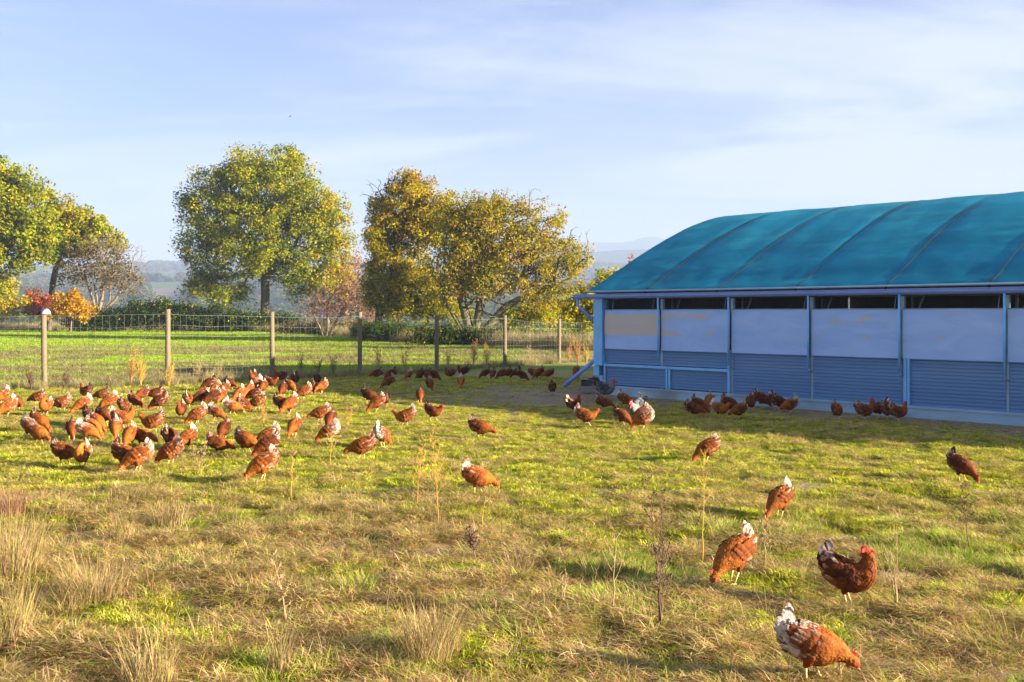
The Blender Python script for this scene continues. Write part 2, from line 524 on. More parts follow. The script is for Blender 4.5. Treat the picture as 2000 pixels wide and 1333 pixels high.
def make_ground():
    def axis(lo, hi, step, far_lo, far_hi, g):
        a = list(np.arange(lo, hi, step))
        s = step; p = a[-1]
        while p < far_hi:
            s *= g; p += s; a.append(min(p, far_hi))
        s = step; p = a[0]
        while p > far_lo:
            s *= g; p -= s; a.insert(0, max(p, far_lo))
        return np.array(a)
    xs = axis(-9, 9, 0.11, -9000, 9000, 1.07)
    ys = axis(2.5, 22, 0.11, -60, 9500, 1.035)
    X, Y = np.meshgrid(xs, ys)
    Z = height(X, Y) - 0.012
    ny, nx = X.shape
    V = np.stack([X, Y, Z], -1).reshape(-1, 3)
    i = np.arange(ny * nx).reshape(ny, nx)
    Q = np.stack([i[:-1, :-1], i[:-1, 1:], i[1:, 1:], i[1:, :-1]], -1).reshape(-1, 4)
    x = V[:, 0]; y = V[:, 1]
    dd = deadness(x, y)[:, None]; mud = mudness(x, y)[:, None]
    n1 = fbm(x * 2.5, y * 2.5, 77, 3)[:, None]
    green = np.array([0.16, 0.17, 0.03]) * (0.7 + 0.6 * n1)
    dead = np.array([0.24, 0.165, 0.085]) * (0.6 + 0.8 * n1)
    soil = np.array([0.24, 0.18, 0.115]) * (0.75 + 0.5 * n1)
    c = green * (1 - dd) + dead * dd
    c = c * (1 - mud) + soil * mud
    # mown field beyond the fence, with tan swaths of old hay
    sw = fbm(x * 0.22 + 4, y * 0.6, 51, 3)
    fmask = sstep(24, 31, y + 0.16 * x)
    hay = (sstep(0.42, 0.54, sw) * (1 - sstep(50, 64, y)) * 0.75)[:, None]
    field = np.array([0.12, 0.20, 0.025]) * (0.85 + 0.3 * fbm(x * 0.3, y * 0.15, 8, 3)[:, None])
    field = field * (1 - hay) + np.array([0.30, 0.23, 0.11]) * hay
    fm = fmask[:, None]
    c = c * (1 - fm) + field * fm
    # far valley: ploughed land, stubble and woods
    fv = sstep(112, 150, y)[:, None]
    cell = fbm(np.floor(x / 420 + 0.3 * np.sin(y / 300)) * 3.3, np.floor(y / 260) * 5.7, 61, 1)
    pal = np.array([[0.10, 0.13, 0.05], [0.33, 0.25, 0.19], [0.30, 0.24, 0.18], [0.12, 0.16, 0.06], [0.22, 0.17, 0.12]])
    far = pal[np.clip((cell * 5).astype(int), 0, 4)]
    c = c * (1 - fv) + far * fv
    me = bpy.data.meshes.new('ground')
    me.vertices.add(len(V)); me.vertices.foreach_set('co', V.astype(np.float32).ravel())
    me.loops.add(Q.size); me.loops.foreach_set('vertex_index', Q.astype(np.int32).ravel())
    me.polygons.add(len(Q))
    me.polygons.foreach_set('loop_start', np.arange(0, Q.size, 4, dtype=np.int32))
    me.polygons.foreach_set('loop_total', np.full(len(Q), 4, np.int32))
    me.polygons.foreach_set('use_smooth', np.full(len(Q), True))
    me.update(calc_edges=True)
    ca = me.color_attributes.new('col', 'FLOAT_COLOR', 'POINT')
    arr = np.ones((len(V), 4), np.float32); arr[:, :3] = c
    ca.data.foreach_set('color', arr.ravel())
    m, nt, N, L = newmat('ground_earth')
    out = N('ShaderNodeOutputMaterial'); p = N('ShaderNodeBsdfPrincipled'); L(p.outputs[0], out.inputs[0])
    p.inputs['Roughness'].default_value = 0.95
    p.inputs['Specular IOR Level'].default_value = 0.1
    a = N('ShaderNodeAttribute'); a.attribute_name = 'col'
    g = N('ShaderNodeNewGeometry')
    no = N('ShaderNodeTexNoise'); no.inputs['Scale'].default_value = 14; no.inputs['Detail'].default_value = 8; no.inputs['Roughness'].default_value = 0.7
    L(g.outputs['Position'], no.inputs[0])
    mr = N('ShaderNodeMapRange'); mr.inputs[1].default_value = 0.3; mr.inputs[2].default_value = 0.7; mr.inputs[3].default_value = 0.55; mr.inputs[4].default_value = 1.5
    L(no.outputs[0], mr.inputs[0])
    mx = N('ShaderNodeMix'); mx.data_type = 'RGBA'; mx.blend_type = 'MULTIPLY'; mx.inputs['Factor'].default_value = 1
    L(a.outputs['Color'], mx.inputs[6]); L(mr.outputs[0], mx.inputs[7])
    L(mx.outputs[2], p.inputs['Base Color'])
    b = N('ShaderNodeBump'); b.inputs['Strength'].default_value = 0.9; b.inputs['Distance'].default_value = 0.03
    L(no.outputs[0], b.inputs['Height']); L(b.outputs[0], p.inputs['Normal'])
    me.materials.append(m)
    tag(link('ground', me), kind='structure')


make_ground()


# ------------------------------------------------------------------ shed
def build_shed():
    ang = math.atan2(SD[1], SD[0])
    root = tag(empty('poultry_shed', (SHED_K[0], SHED_K[1], 0.0), ang),
               'low poultry house with arched teal tarpaulin roof and blue sided walls', 'shed')
    LEN = 15.5
    WID = 12.4
    posts = [1.80, 3.52, 5.24, 6.96, 8.68, 10.40, 12.10, 13.82]
    prof = [(-0.16, 2.30), (-0.05, 2.35), (0.81, 2.74), (1.79, 3.19), (2.83, 3.62), (3.93, 4.01), (5.05, 4.30), (6.2, 4.42)]
    prof = prof + [(WID - w, z) for w, z in prof[-2::-1]]
    ropes = [1.52, 3.30, 5.03, 6.76, 8.48, 10.2, 11.95, 13.65]
    # roof cloth, pulled tight by the ropes and slack between them
    ws = []
    for k in range(len(prof) - 1):
        (w0, z0), (w1, z1) = prof[k], prof[k + 1]
        ns = max(1, int(abs(w1 - w0) / 0.25))
        for j in range(ns):
            t = j / ns
            # catmull through the profile
            pm = prof[max(k - 1, 0)]; pn = prof[min(k + 2, len(prof) - 1)]
            z = 0.5 * ((2 * z0) + (z1 - pm[1]) * t + (2 * pm[1] - 5 * z0 + 4 * z1 - pn[1]) * t * t + (3 * z0 - pm[1] - 3 * z1 + pn[1]) * t ** 3)
            ws.append((w0 + (w1 - w0) * t, z))
    ws.append(prof[-1])
    us = np.linspace(-0.15, LEN + 0.15, 190)
    nr = len(ws)
    mb = MB(); v = []; f = []
    rp = np.array([-0.15] + ropes + [LEN + 0.15])
    for u in us:
        dr = np.min(np.abs(rp - u))
        puff = 0.030 * (1 - math.exp(-dr / 0.10))
        for k, (w, z) in enumerate(ws):
            e = math.sin(math.pi * k / (nr - 1)) ** 0.5
            wr = (float(fbm(np.array([u * 1.1]), np.array([w * 0.5 + u * 0.6]), 5, 3)[0]) - 0.5) * 0.05
            v.append((u, w, z + puff * e + wr * e + 0.010 * math.exp(-max(0, w) / 0.5) * math.sin(u * 9 + w * 6) * min(1, k / 2) + 0.016 * math.exp(-dr / 0.4) * math.exp(-max(0, w) / 1.3) * math.sin(w * 9 + dr * 16) * min(1, k / 2)))
    for i in range(len(us) - 1):
        for k in range(nr - 1):
            f.append((i * nr + k, (i + 1) * nr + k, (i + 1) * nr + k + 1, i * nr + k + 1))
    mb.add(v, f)
    ro = mb.obj('roof', M['roof'], root)
    for r in ropes:
        mb = MB()
        mb.tube([(r, w, z + 0.014 + (0.0 if 0 < k < nr - 1 else 0)) for k, (w, z) in enumerate(ws)], 0.009, 6)
        mb.obj('rope', M['rope'], ro)
        mb = MB(); mb.tube([(r, -0.16, 2.31), (r - 0.02, -0.19, 2.24), (r - 0.02, -0.19, 2.20)], [0.02, 0.028, 0.012], 6)
        mb.obj('rope_knot', M['rope'], ro)
    mb = MB(); mb.tube([(-0.15, -0.19, 2.275), (LEN + 0.15, -0.19, 2.275)], 0.024, 10); mb.obj('tension_tube', M['tube'], root)
    mb = MB(); mb.tube([(-0.15, WID + .18, 2.275), (LEN + 0.15, WID + .18, 2.275)], 0.024, 8); mb.obj('tension_tube', M['tube'], root)
    # dark eave board behind gutter
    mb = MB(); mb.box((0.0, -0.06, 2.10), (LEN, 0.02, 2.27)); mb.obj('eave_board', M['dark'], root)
    # gutter: half-round channel
    mb = MB(); v = []; f = []
    sec = [(-0.20, 2.215), (-0.195, 2.165), (-0.165, 2.13), (-0.125, 2.12), (-0.085, 2.13), (-0.065, 2.16), (-0.065, 2.215), (-0.075, 2.215), (-0.075, 2.165), (-0.09, 2.14), (-0.125, 2.13), (-0.16, 2.14), (-0.185, 2.168), (-0.19, 2.215)]
    for u in (-0.56, LEN + 0.2):
        v += [(u, a, b) for a, b in sec]
    n = len(sec)
    for k in range(n):
        f.append((k, (k + 1) % n, n + (k + 1) % n, n + k))
    f.append(tuple(range(7)) ); f.append(tuple(range(n + 6, n - 1, -1)))
    mb.add(v, f); mb.tube([(-0.56, -0.2, 2.217), (LEN + 0.2, -0.2, 2.217)], 0.009, 6)
    gu = mb.obj('gutter', M['gutter'], root, smooth=False)
    # downpipe from gutter to corner, then the lower spout leaning out
    mb = MB(); mb.tube([(-0.46, -0.13, 2.14), (-0.46, -0.13, 1.99), (-0.42, -0.11, 1.93), (-0.06, 0.06, 1.56)], 0.036, 10)
    mb.obj('downpipe', M['gutter'], gu)
    mb = MB(); mb.tube([(0.02, 0.10, 0.84), (-0.74, -0.28, 0.13)], 0.05, 12); mb.obj('downpipe', M['gutter'], root)
    # corner post and its foot
    mb = MB(); mb.box((-0.02, -0.10, 0.63), (0.24, 0.12, 2.12)); mb.box((0.20, -0.125, 0.63), (0.245, -0.101, 2.12)); mb.obj('corner_post', M['bright_blue'], root, False)
    mb = MB(); mb.box((-0.06, -0.05, 0.40), (0.10, 0.12, 0.62)); mb.obj('corner_bracket', M['bright_blue'], root, False)
    mb = MB(); mb.box((0.0, -0.03, 0.0), (0.20, 0.10, 0.40)); mb.obj('corner_foot', M['blue'], root, False)
    # plinth
    mb = MB(); mb.box((0.205, -0.07, -0.05), (LEN, 0.03, 0.15)); mb.box((0.205, -0.085, 0.151), (LEN, -0.02, 0.19)); mb.obj('plinth', M['plinth'], root, False)

    # corrugated side sheets: fine horizontal ribs
    def siding(u0, u1, z0, z1, y=-0.03):
        mb = MB(); v = []; f = []
        zs = []; z = z0
        while z < z1 - 1e-6:
            zs += [(z, y), (min(z + 0.042, z1), y), (min(z + 0.048, z1), y + 0.012), (min(z + 0.056, z1), y + 0.012)]
            z += 0.062
        zs.append((z1, y))
        for u in (u0, u1):
            v += [(u, yy, zz) for zz, yy in zs]
        n = len(zs)
        for k in range(n - 1):
            f.append((k, n + k, n + k + 1, k + 1))
        mb.add(v, f)
        mb.box((u0, y + 0.02, z0), (u1, y + 0.03, z1))
        return mb.obj('siding_panel', M['siding'], root, False)
    edges = [0.25] + posts + [LEN]
    for a, b in zip(edges[:-1], edges[1:]):
        if a < 3.4:
            siding(a + (0.0 if a == 0.25 else 0.03), b - 0.03, 0.69, 1.03, -0.03)
        else:
            siding(a + 0.04, b - 0.012 if b not in (6.96, 12.10) else b - 0.0, 0.192, 1.03, -0.04)
    # lower doors of the first two bays, set between rails
    for a, b in ((0.30, 1.93), (2.06, 3.44)):
        siding(a, b, 0.21, 0.615, -0.035)
    mb = MB(); mb.box((0.25, -0.085, 0.62), (3.50, -0.03, 0.675)); mb.obj('rail', M['bright_blue'], root, False)
    for u in (1.94, 2.01): 
        mb = MB(); mb.box((u, -0.075, 0.195), (u + 0.045, -0.04, 0.618)); mb.obj('stile', M['bright_blue'], root, False)
    mb = MB(); mb.box((0.25, -0.07, 0.195), (0.30, -0.04, 0.618)); mb.obj('stile', M['blue'], root, False)
    mb = MB(); mb.box((3.455, -0.086, 0.195), (3.505, -0.04, 0.618)); mb.box((3.455, -0.09, 0.68), (3.505, -0.04, 1.06)); mb.obj('stile', M['bright_blue'], root, False)
    for u0 in (7.01, 12.15):
        mb = MB(); mb.box((u0, -0.085, 0.195), (u0 + 0.05, -0.045, 1.005)); mb.box((u0 + 0.06, -0.085, 0.195), (u0 + 0.10, -0.045, 1.005)); mb.obj('stile', M['bright_blue'], root, False)
    # wind curtains, one per bay, gently creased
    for a, b in zip(edges[:-1], edges[1:]):
        mb = MB(); v = []; f = []
        nu, nz = 14, 9
        for i in range(nu + 1):
            for j in range(nz + 1):
                u = a + 0.025 + (b - a - 0.05) * i / nu; z = 1.005 + (1.87 - 1.005) * j / nz
                y = -0.062 + 0.014 * (float(fbm(np.array([u * 2.3 + z]), np.array([z * 2.0]), 71, 3)[0]) - 0.5) * 2
                v.append((u, y, z))
        for i in range(nu):
            for j in range(nz):
                k = i * (nz + 1) + j
                f.append((k, k + nz + 1, k + nz + 2, k + 1))
        mb.add(v, f)
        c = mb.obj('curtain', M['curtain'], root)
        mb = MB(); mb.tube([(a + 0.025, -0.062, 1.875), (b - 0.025, -0.062, 1.875)], 0.010, 6, cap=True); mb.obj('curtain_rod', M['tube'], c)
        mb = MB(); mb.tube([(a + 0.025, -0.062, 1.0), (b - 0.025, -0.062, 1.0)], 0.011, 6, cap=True); mb.obj('hem', M['siding'], c)
    for r in ropes + [0.42]:
        if r > 0.3:
            mb = MB(); mb.tube([(r + 0.1, -0.05, 2.10), (r + 0.08, -0.055, 1.93), (r + 0.08, -0.062, 1.88)], 0.006, 5); mb.obj('pull_cord', M['tube'], root)
    # tubes standing in front of the curtains, each ending in a small angled foot
    for i, u in enumerate(posts):
        mb = MB(); mb.tube([(u, -0.15, 2.125), (u, -0.15, 0.76)], 0.021, 10); st = mb.obj('curtain_guide', M['bright_blue'], root)
        mb = MB(); mb.tube([(u, -0.15, 0.758), (u + 0.035, -0.07, 0.70)], 0.014, 6); mb.obj('foot', M['tube'], st)
        mb = MB(); mb.box((u - 0.03, -0.02, 0.15), (u + 0.03, 0.06, 2.1)); mb.obj('inner_post', M['plinth'], root, False)
        mb = MB(); mb.tube([(u + 0.05, 0.30, 2.12), (u + 0.02, 0.30, 0.1)], 0.025, 6); mb.tube([(u + 0.32, 0.32, 2.3), (u + 0.05, 0.30, 1.6)], 0.018, 6); mb.obj('frame_tube', M['tube'], root)
    # arch tubes and the far walls, gables closed
    for u in [0.1] + posts + [LEN - 0.1]:
        mb = MB(); mb.tube([(u, w * 0.985 + 0.09, z - 0.09) for w, z in ws[2:-2:3]], 0.025, 6); mb.obj('arch_tube', M['tube'], root)
    # bird netting over the opening above the curtains
    mb = MB()
    for k in range(8):
        z = 1.90 + k * 0.028
        mb.box((0.25, 0.055, z), (LEN, 0.057, z + 0.004))
    for k in range(280):
        u = 0.25 + k * 0.048
        mb.box((u, 0.0575, 1.88), (u + 0.004, 0.0595, 2.1))
    o = mb.obj('netting', M['netting'], root, False); o['kind'] = 'stuff'
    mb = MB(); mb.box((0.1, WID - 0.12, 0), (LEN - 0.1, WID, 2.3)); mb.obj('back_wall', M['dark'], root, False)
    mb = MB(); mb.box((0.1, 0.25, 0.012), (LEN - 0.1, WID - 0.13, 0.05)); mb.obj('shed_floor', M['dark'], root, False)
    for u, nm in ((0.06, 0), (LEN - 0.10, 1)):
        mb = MB(); v = []; f = []
        cs = [(w, z - 0.03) for w, z in ws if 0.13 < w < WID - 0.13]
        for uu in (u, u + 0.04):
            v += [(uu, w, 0.05) for w, z in cs]
            v += [(uu, w, z) for w, z in cs]
        n = len(cs)
        for k in range(n - 1):
            f.append((k, n + k, n + k + 1, k + 1))
            f.append((2 * n + k, 2 * n + k + 1, 3 * n + k + 1, 3 * n + k))
        mb.add(v, f)
        mb.obj('gable_wall', M['siding'], root, False)
    # nest boxes inside, dimly seen
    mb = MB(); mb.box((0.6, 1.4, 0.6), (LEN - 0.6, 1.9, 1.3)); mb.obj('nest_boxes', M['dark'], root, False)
    return root


build_shed()


def shed_pt(u, w, z=0):
    return (SHED_K[0] + u * SD[0] + w * SN[0], SHED_K[1] + u * SD[1] + w * SN[1], z)


def build_trough():
    x, y, _ = shed_pt(-0.20, -0.12)
    t = tag(empty('feed_trough', (x, y, hz(x, y)), R(-10)), 'small grey half-round feed trough under a dark hopper beside the shed corner', 'trough')
    mb = MB(); n = 12; v = []; f = []
    for s in (-0.16, 0.16):
        for r in (0.16, 0.145):
            for k in range(n + 1):
                a = math.pi + math.pi * k / n
                v.append((r * math.cos(a) + 0.0, s if r == 0.16 else s * 0.97, 0.165 + r * math.sin(a)))
    q = n + 1
    for k in range(n):
        f.append((k, k + 1, 2 * q + k + 1, 2 * q + k)); f.append((q + k, 3 * q + k, 3 * q + k + 1, q + k + 1))
        f.append((k, q + k, q + k + 1, k + 1)); f.append((2 * q + k, 2 * q + k + 1, 3 * q + k + 1, 3 * q + k))
    for s in (0, 2 * q):
        f.append(tuple(s + k for k in (range(q) if s else range(q - 1, -1, -1))))
    mb.add(v, f); mb.obj('bowl', M['grey'], t, False)
    mb = MB(); mb.box((-0.14, -0.1, 0.165), (-0.12, 0.14, 0.30)); mb.box((0.14, -0.1, 0.165), (0.16, 0.14, 0.30)); mb.box((-0.14, -0.1, 0.30), (0.16, 0.14, 0.325)); mb.box((-0.119, 0.12, 0.166), (0.139, 0.14, 0.299))
    mb.obj('hopper', M['grey'], t, False)


build_trough()


# ------------------------------------------------------------------ fence
def build_fence():
    pts = [(-170, 22.9, 1.84), (87, 23.6, 1.85), (328, 24.4, 1.88), (532, 26.3, 1.82), (703, 28.0, 1.82), (853, 30.3, 1.74), (986, 33.0, 1.72), (1092, 35.6, 1.58), (1185, 38.2, 1.60), (1268, 40.8, 1.60)]
    P = []
    for px, Y, h in pts:
        x = (px - 1000) * Y / F
        P.append((x, Y, hz(x, Y), h))
    root = tag(empty('wire_fence', (P[0][0], P[0][1], 0)), 'stock fence of round timber posts and square galvanised wire mesh behind the hens', 'fence')
    ox, oy = P[0][0], P[0][1]
    mats = [M['post_wood']]
    for k, (x, y, z, h) in enumerate(P):
        mb = MB()
        r = 0.062 + 0.006 * rnd.random()
        lx, ly = rnd.uniform(-.02, .02), rnd.uniform(-.01, .01)
        n = 6
        ps = [(x - ox + lx * t + rnd.uniform(-.003, .003), y - oy + ly * t, z - 0.2 + (h + 0.2) * t) for t in np.linspace(0, 1, n)]
        rr = [r * 1.05, r * 1.03, r, r * 0.98, r * 0.97, r * 0.95]
        mb.tube(ps + [(ps[-1][0], ps[-1][1], ps[-1][2] + 0.012)], rr + [r * 0.8], 12)
        mb.obj('post', mats, root)
    # wires, sagging a little between posts
    hs = [0.12, 0.24, 0.38, 0.53, 0.70, 0.90, 1.12, 1.36, 1.62]

    def wp(k, t, hh, j):
        a, b = P[k], P[k + 1]
        x = a[0] + (b[0] - a[0]) * t; y = a[1] + (b[1] - a[1]) * t
        z = a[2] + (b[2] - a[2]) * t
        top = (a[3] + (b[3] - a[3]) * t) - 0.11
        sag = -0.045 * math.sin(math.pi * t) * (0.6 + 0.4 * math.sin(k * 2.1 + j))
        wob = 0.012 * math.sin(9 * t + j * 1.7 + k)
        return (x - ox, y - oy - 0.07, z + hh / 1.62 * top + sag + wob)
    for j, hh in enumerate(hs):
        mb = MB(); ps = []
        for k in range(len(P) - 1):
            for s in range(8):
                ps.append(wp(k, s / 8, hh, j))
        ps.append(wp(len(P) - 2, 1, hh, j))
        mb.tube(ps, 0.0021 if j < 8 else 0.0030, 4)
        mb.obj('line_wire', M['wire'], root)
    mb = MB()
    for k in range(len(P) - 1):
        Lb = math.hypot(P[k + 1][0] - P[k][0], P[k + 1][1] - P[k][1])
        n = int(Lb / 0.16)
        for s in range(1, n):
            t = s / n
            mb.tube([wp(k, t + 0.004 * math.sin(s * 3 + j), hh, j) for j, hh in enumerate(hs)], 0.0016, 3, cap=False)
    o = mb.obj('stay_wire', M['wire'], root); o['kind'] = 'stuff'
    # cloth cap dropped over the second post
    x, y, z, h = P[1]
    cp = tag(empty('cap', (x, y, z + h + 0.006)), 'crumpled white and dark blue cloth cap resting on top of a fence post', 'cap')
    mb = MB(); n = 16; v = []; f = []
    for j in range(7):
        ph = (j / 6) * math.pi * 0.5
        for i in range(n):
            a = 2 * math.pi * i / n
            w = 1 + 0.10 * math.sin(3 * a + 1) + 0.06 * math.sin(5 * a + j)
            v.append((0.115 * math.cos(ph * 0.96) * math.cos(a) * w + 0.02, 0.095 * math.cos(ph * 0.96) * math.sin(a) * w, -0.07 + 0.12 * math.sin(ph) * (1 + 0.12 * math.cos(2 * a))))
    for j in range(6):
        for i in range(n):
            f.append((j * n + i, j * n + (i + 1) % n, (j + 1) * n + (i + 1) % n, (j + 1) * n + i))
    mb.add(v, f); mb.obj('crown', M['cap_white'], cp)
    mb = MB(); v = []; f = []
    for i in range(9):
        a = math.pi * 0.75 + math.pi * 0.55 * i / 8
        for r, dz in ((0.11, -0.045), (0.20, -0.085), (0.205, -0.075), (0.112, -0.035)):
            v.append((r * math.cos(a), r * math.sin(a) * 0.8, dz + 0.02 * math.sin(i)))
    for i in range(8):
        for q in range(4):
            f.append((i * 4 + q, i * 4 + (q + 1) % 4, i * 4 + 4 + (q + 1) % 4, i * 4 + 4 + q))
    mb.add(v, f); mb.obj('brim', M['cap_dark'], cp)
    mb = MB()
    for a0 in (0.2, 2.4, 4.2):
        mb.tube([(0.02 + 0.110 * math.cos(a0 + t * 0.5) * math.cos(t * 1.2), 0.092 * math.sin(a0 + t * 0.5) * math.cos(t * 1.2), -0.06 + 0.115 * math.sin(t * 1.25)) for t in np.linspace(0, 1, 7)], 0.022, 6)
    mb.obj('stripe', M['cap_dark'], cp)
    return P


FENCE = build_fence()


# ------------------------------------------------------------------ trees
def leaf_cloud(name, centers, radii, per, size, pal, palw, mat, parent=None, seed=1, flat=0.8, grad=None):
    """leaf-sized rhombs spread in soft clumps; grad(P) may shift the palette choice"""
    g = np.random.default_rng(seed)
    C = np.repeat(centers, per, axis=0); Rr = np.repeat(radii, per)
    n = len(C)
    d = g.normal(size=(n, 3)); d /= np.linalg.norm(d, axis=1)[:, None]
    rad = g.random(n) ** 0.45
    P = C + d * (Rr * rad)[:, None] * np.array([1, 1, flat])
    nrm = d * 0.5 + g.normal(size=(n, 3)) * 0.7 + np.array([0.0, 0, 0.35]); nrm /= np.linalg.norm(nrm, axis=1)[:, None]
    t = np.cross(nrm, g.normal(size=(n, 3))); t /= np.linalg.norm(t, axis=1)[:, None]
    b = np.cross(nrm, t)
    s = size * (0.6 + 0.8 * g.random(n))[:, None]
    V = np.stack([P - t * s * 0.62, P + b * s * 0.34 + nrm * s * 0.08, P + t * s * 0.62, P - b * s * 0.34 + nrm * s * 0.08], 1).reshape(-1, 3)
    pal = np.array(pal); w = np.array(palw, float); w /= w.sum()
    shift = np.repeat(g.normal(size=len(centers)) * 0.17, per)
    r = np.clip(g.random(n) * 0.75 + 0.125 + shift + (grad(P) if grad is not None else 0), 0, 0.999)
    idx = np.searchsorted(np.cumsum(w), r).clip(0, len(pal) - 1)
    c = pal[idx] * (0.8 + 0.4 * g.random(n))[:, None]
    me = quads_mesh(name, V, 4, np.repeat(c, 4, axis=0), mat)
    return link(name, me, parent)


def grow(base, forks, attract, seed, rtrunk, rtip, mat, parent, name='trunk', lean=0.3, rings=5, pipe=2.2, step=0.8):
    """limbs grown from the trunk to every foliage clump; forks = list of trunk polylines (relative)"""
    g = np.random.default_rng(seed)
    pos = []; par = []
    starts = []
    for poly in forks:
        prev = -1
        for q, p in enumerate(poly):
            if q == 0 and starts and p[2] > 1.0:      # a limb: it springs from the trunk
                prev = int(np.argmin([np.linalg.norm(np.array(p) - z) for z in pos]))
                continue
            pos.append(np.array(p, float)); par.append(prev); prev = len(pos) - 1
        starts.append(prev)
    plen = []
    for i, p in enumerate(pos):
        plen.append(0 if par[i] < 0 else plen[par[i]] + np.linalg.norm(pos[i] - pos[par[i]]))
    trunkn = len(pos)
    ok = [i for i in range(trunkn) if pos[i][2] > 0.35 * max(p[2] for p in pos)]
    A = attract[np.argsort(np.linalg.norm(attract - pos[starts[0]], axis=1))]
    arr = np.zeros((len(A) * 14 + trunkn, 3)); pl = np.zeros(len(arr)); usable = np.zeros(len(arr), bool)
    arr[:trunkn] = pos; pl[:trunkn] = plen; usable[ok] = True
    n = trunkn
    par = list(par)
    for a in A:
        d = np.linalg.norm(arr[:n] - a, axis=1) * 1.0 + pl[:n] * 0.25 + np.where(arr[:n, 2] > a[2] + 0.5, 2.0, 0)
        d[~usable[:n]] = 1e9
        j = int(np.argmin(d))
        v = a - arr[j]; L = np.linalg.norm(v)
        m = int(min(10, max(2, L / step)))
        up = np.array([0, 0, 1.0])
        side = g.normal(size=3) * 0.10 * L
        prev = j
        for q in range(1, m + 1):
            t = q / m
            p = arr[j] + v * t + (up * lean * 0.35 * L + side) * math.sin(math.pi * t) * 0.6 + g.normal(size=3) * 0.04 * step * (t < 1)
            arr[n] = p; par.append(prev); pl[n] = pl[prev] + L / m; usable[n] = True
            prev = n; n += 1
            if n >= len(arr) - 12: break
        if n >= len(arr) - 12: break
    ch = [[] for _ in range(n)]
    for i in range(n):
        if par[i] >= 0: ch[par[i]].append(i)
    w = np.zeros(n)
    for i in range(n - 1, -1, -1):
        s = sum(w[c] ** pipe for c in ch[i])
        w[i] = max(1.0, s ** (1 / pipe)) if ch[i] else 1.0
    wmax = w.max()
    rad = rtip + (rtrunk - rtip) * ((w - 1) / max(wmax - 1, 1e-6)) ** 0.95
    mb = MB()
    done = set()
    roots = [i for i in range(n) if par[i] < 0]
    stack = [(r, None) for r in roots]
    while stack:
        i, frm = stack.pop()
        chain = [frm, i] if frm is not None else [i]
        k = i
        while ch[k]:
            cs = sorted(ch[k], key=lambda c: -w[c])
            for c in cs[1:]: stack.append((c, k))
            k = cs[0]; chain.append(k)
        ps = [tuple(arr[c] + np.array(base)) for c in chain]
        rr = [rad[c] for c in chain]
        if frm is not None: rr[0] = min(rr[0], rr[1] * 1.15)
        if len(ps) > 1:
            rr[-1] *= 0.4
            mb.tube(ps, rr, rings if rr[0] > 0.05 else 3, cap=False)
    return mb.obj(name, mat, parent)


def lobes_points(lobes, n, seed, shell=0.55):
    """cluster centres inside ellipsoid lobes (cx,cy,cz,rx,ry,rz), denser near the outside"""
    g = np.random.default_rng(seed)
    vol = np.array([l[3] * l[4] * l[5] for l in lobes]) ** 0.8; vol /= vol.sum()
    out = []
    for l, k in zip(lobes, (vol * n).astype(int) + 1):
        d = g.normal(size=(k, 3)); d /= np.linalg.norm(d, axis=1)[:, None]
        r = g.random(k) ** shell
        out.append(np.array(l[:3]) + d * r[:, None] * np.array(l[3:6]))
    return np.concatenate(out)


def px_lobes(Z, base_z, L, depth=0.9):
    """lobes given in photo pixels (cx, cy, rx, ry) at distance Z -> metres"""
    k = Z / F
    res = []
    for q in L:
        cx, cy, rx, ry = q[:4]
        dy = q[4] if len(q) > 4 else 0
        res.append(((cx - 1000) * k, Z + dy, H + (612 - cy) * k - base_z, rx * k, max(rx, ry) * k * depth, ry * k))
    return res


G1 = (0.17, 0.215, 0.010); G2 = (0.30, 0.315, 0.012); Y1 = (0.42, 0.36, 0.012); Y2 = (0.50, 0.34, 0.010); O1 = (0.40, 0.17, 0.02)
DG = (0.06, 0.095, 0.012); BR = (0.22, 0.12, 0.045); RD = (0.40, 0.08, 0.02)


def tree(name, label, Z, px_base, py_base, lobes, nclu, per, rclu, leaf, pal, palw, forks, rtrunk, seed, cat='tree', group=None, bark='bark', depth=0.9, rtip=0.02, grad=None, shell=0.55, bare=None, lean=0.3, flat=0.8, step=0.8):
    bx = (px_base - 1000) * Z / F
    bz = hz(bx, Z)
    root = tag(empty(name, (bx, Z, bz)), label, cat, group)
    Lb = px_lobes(Z, bz, lobes, depth)
    Lb = [(l[0] - bx, l[1] - Z, l[2], l[3], l[4], l[5]) for l in Lb]
    C = lobes_points(Lb, nclu, seed, shell)
    C = C[C[:, 2] > 0.25]
    g = np.random.default_rng(seed + 5)
    A = C
    if bare is not None:
        Bl = [(l[0] - bx, l[1] - Z, l[2], l[3], l[4], l[5]) for l in px_lobes(Z, bz, bare[0], depth)]
        A = np.concatenate([C, lobes_points(Bl, bare[1], seed + 9, 0.4)])
    k = Z / F
    fk = [[((p[0] - px_base) * k, (p[2] if len(p) > 2 else 0), max(-0.3, H + (612 - p[1]) * k - bz)) for p in poly] for poly in forks]
    if rtrunk:
        grow((0, 0, 0), fk, A, seed + 1, rtrunk, rtip, M[bark], root, 'trunk', lean=lean, step=step)
    rr = rclu * (0.6 + 0.8 * g.random(len(C)))
    leaf_cloud('crown', C, rr, per, leaf, pal, palw, M['leaf'], root, seed + 2, flat, grad)
    return root


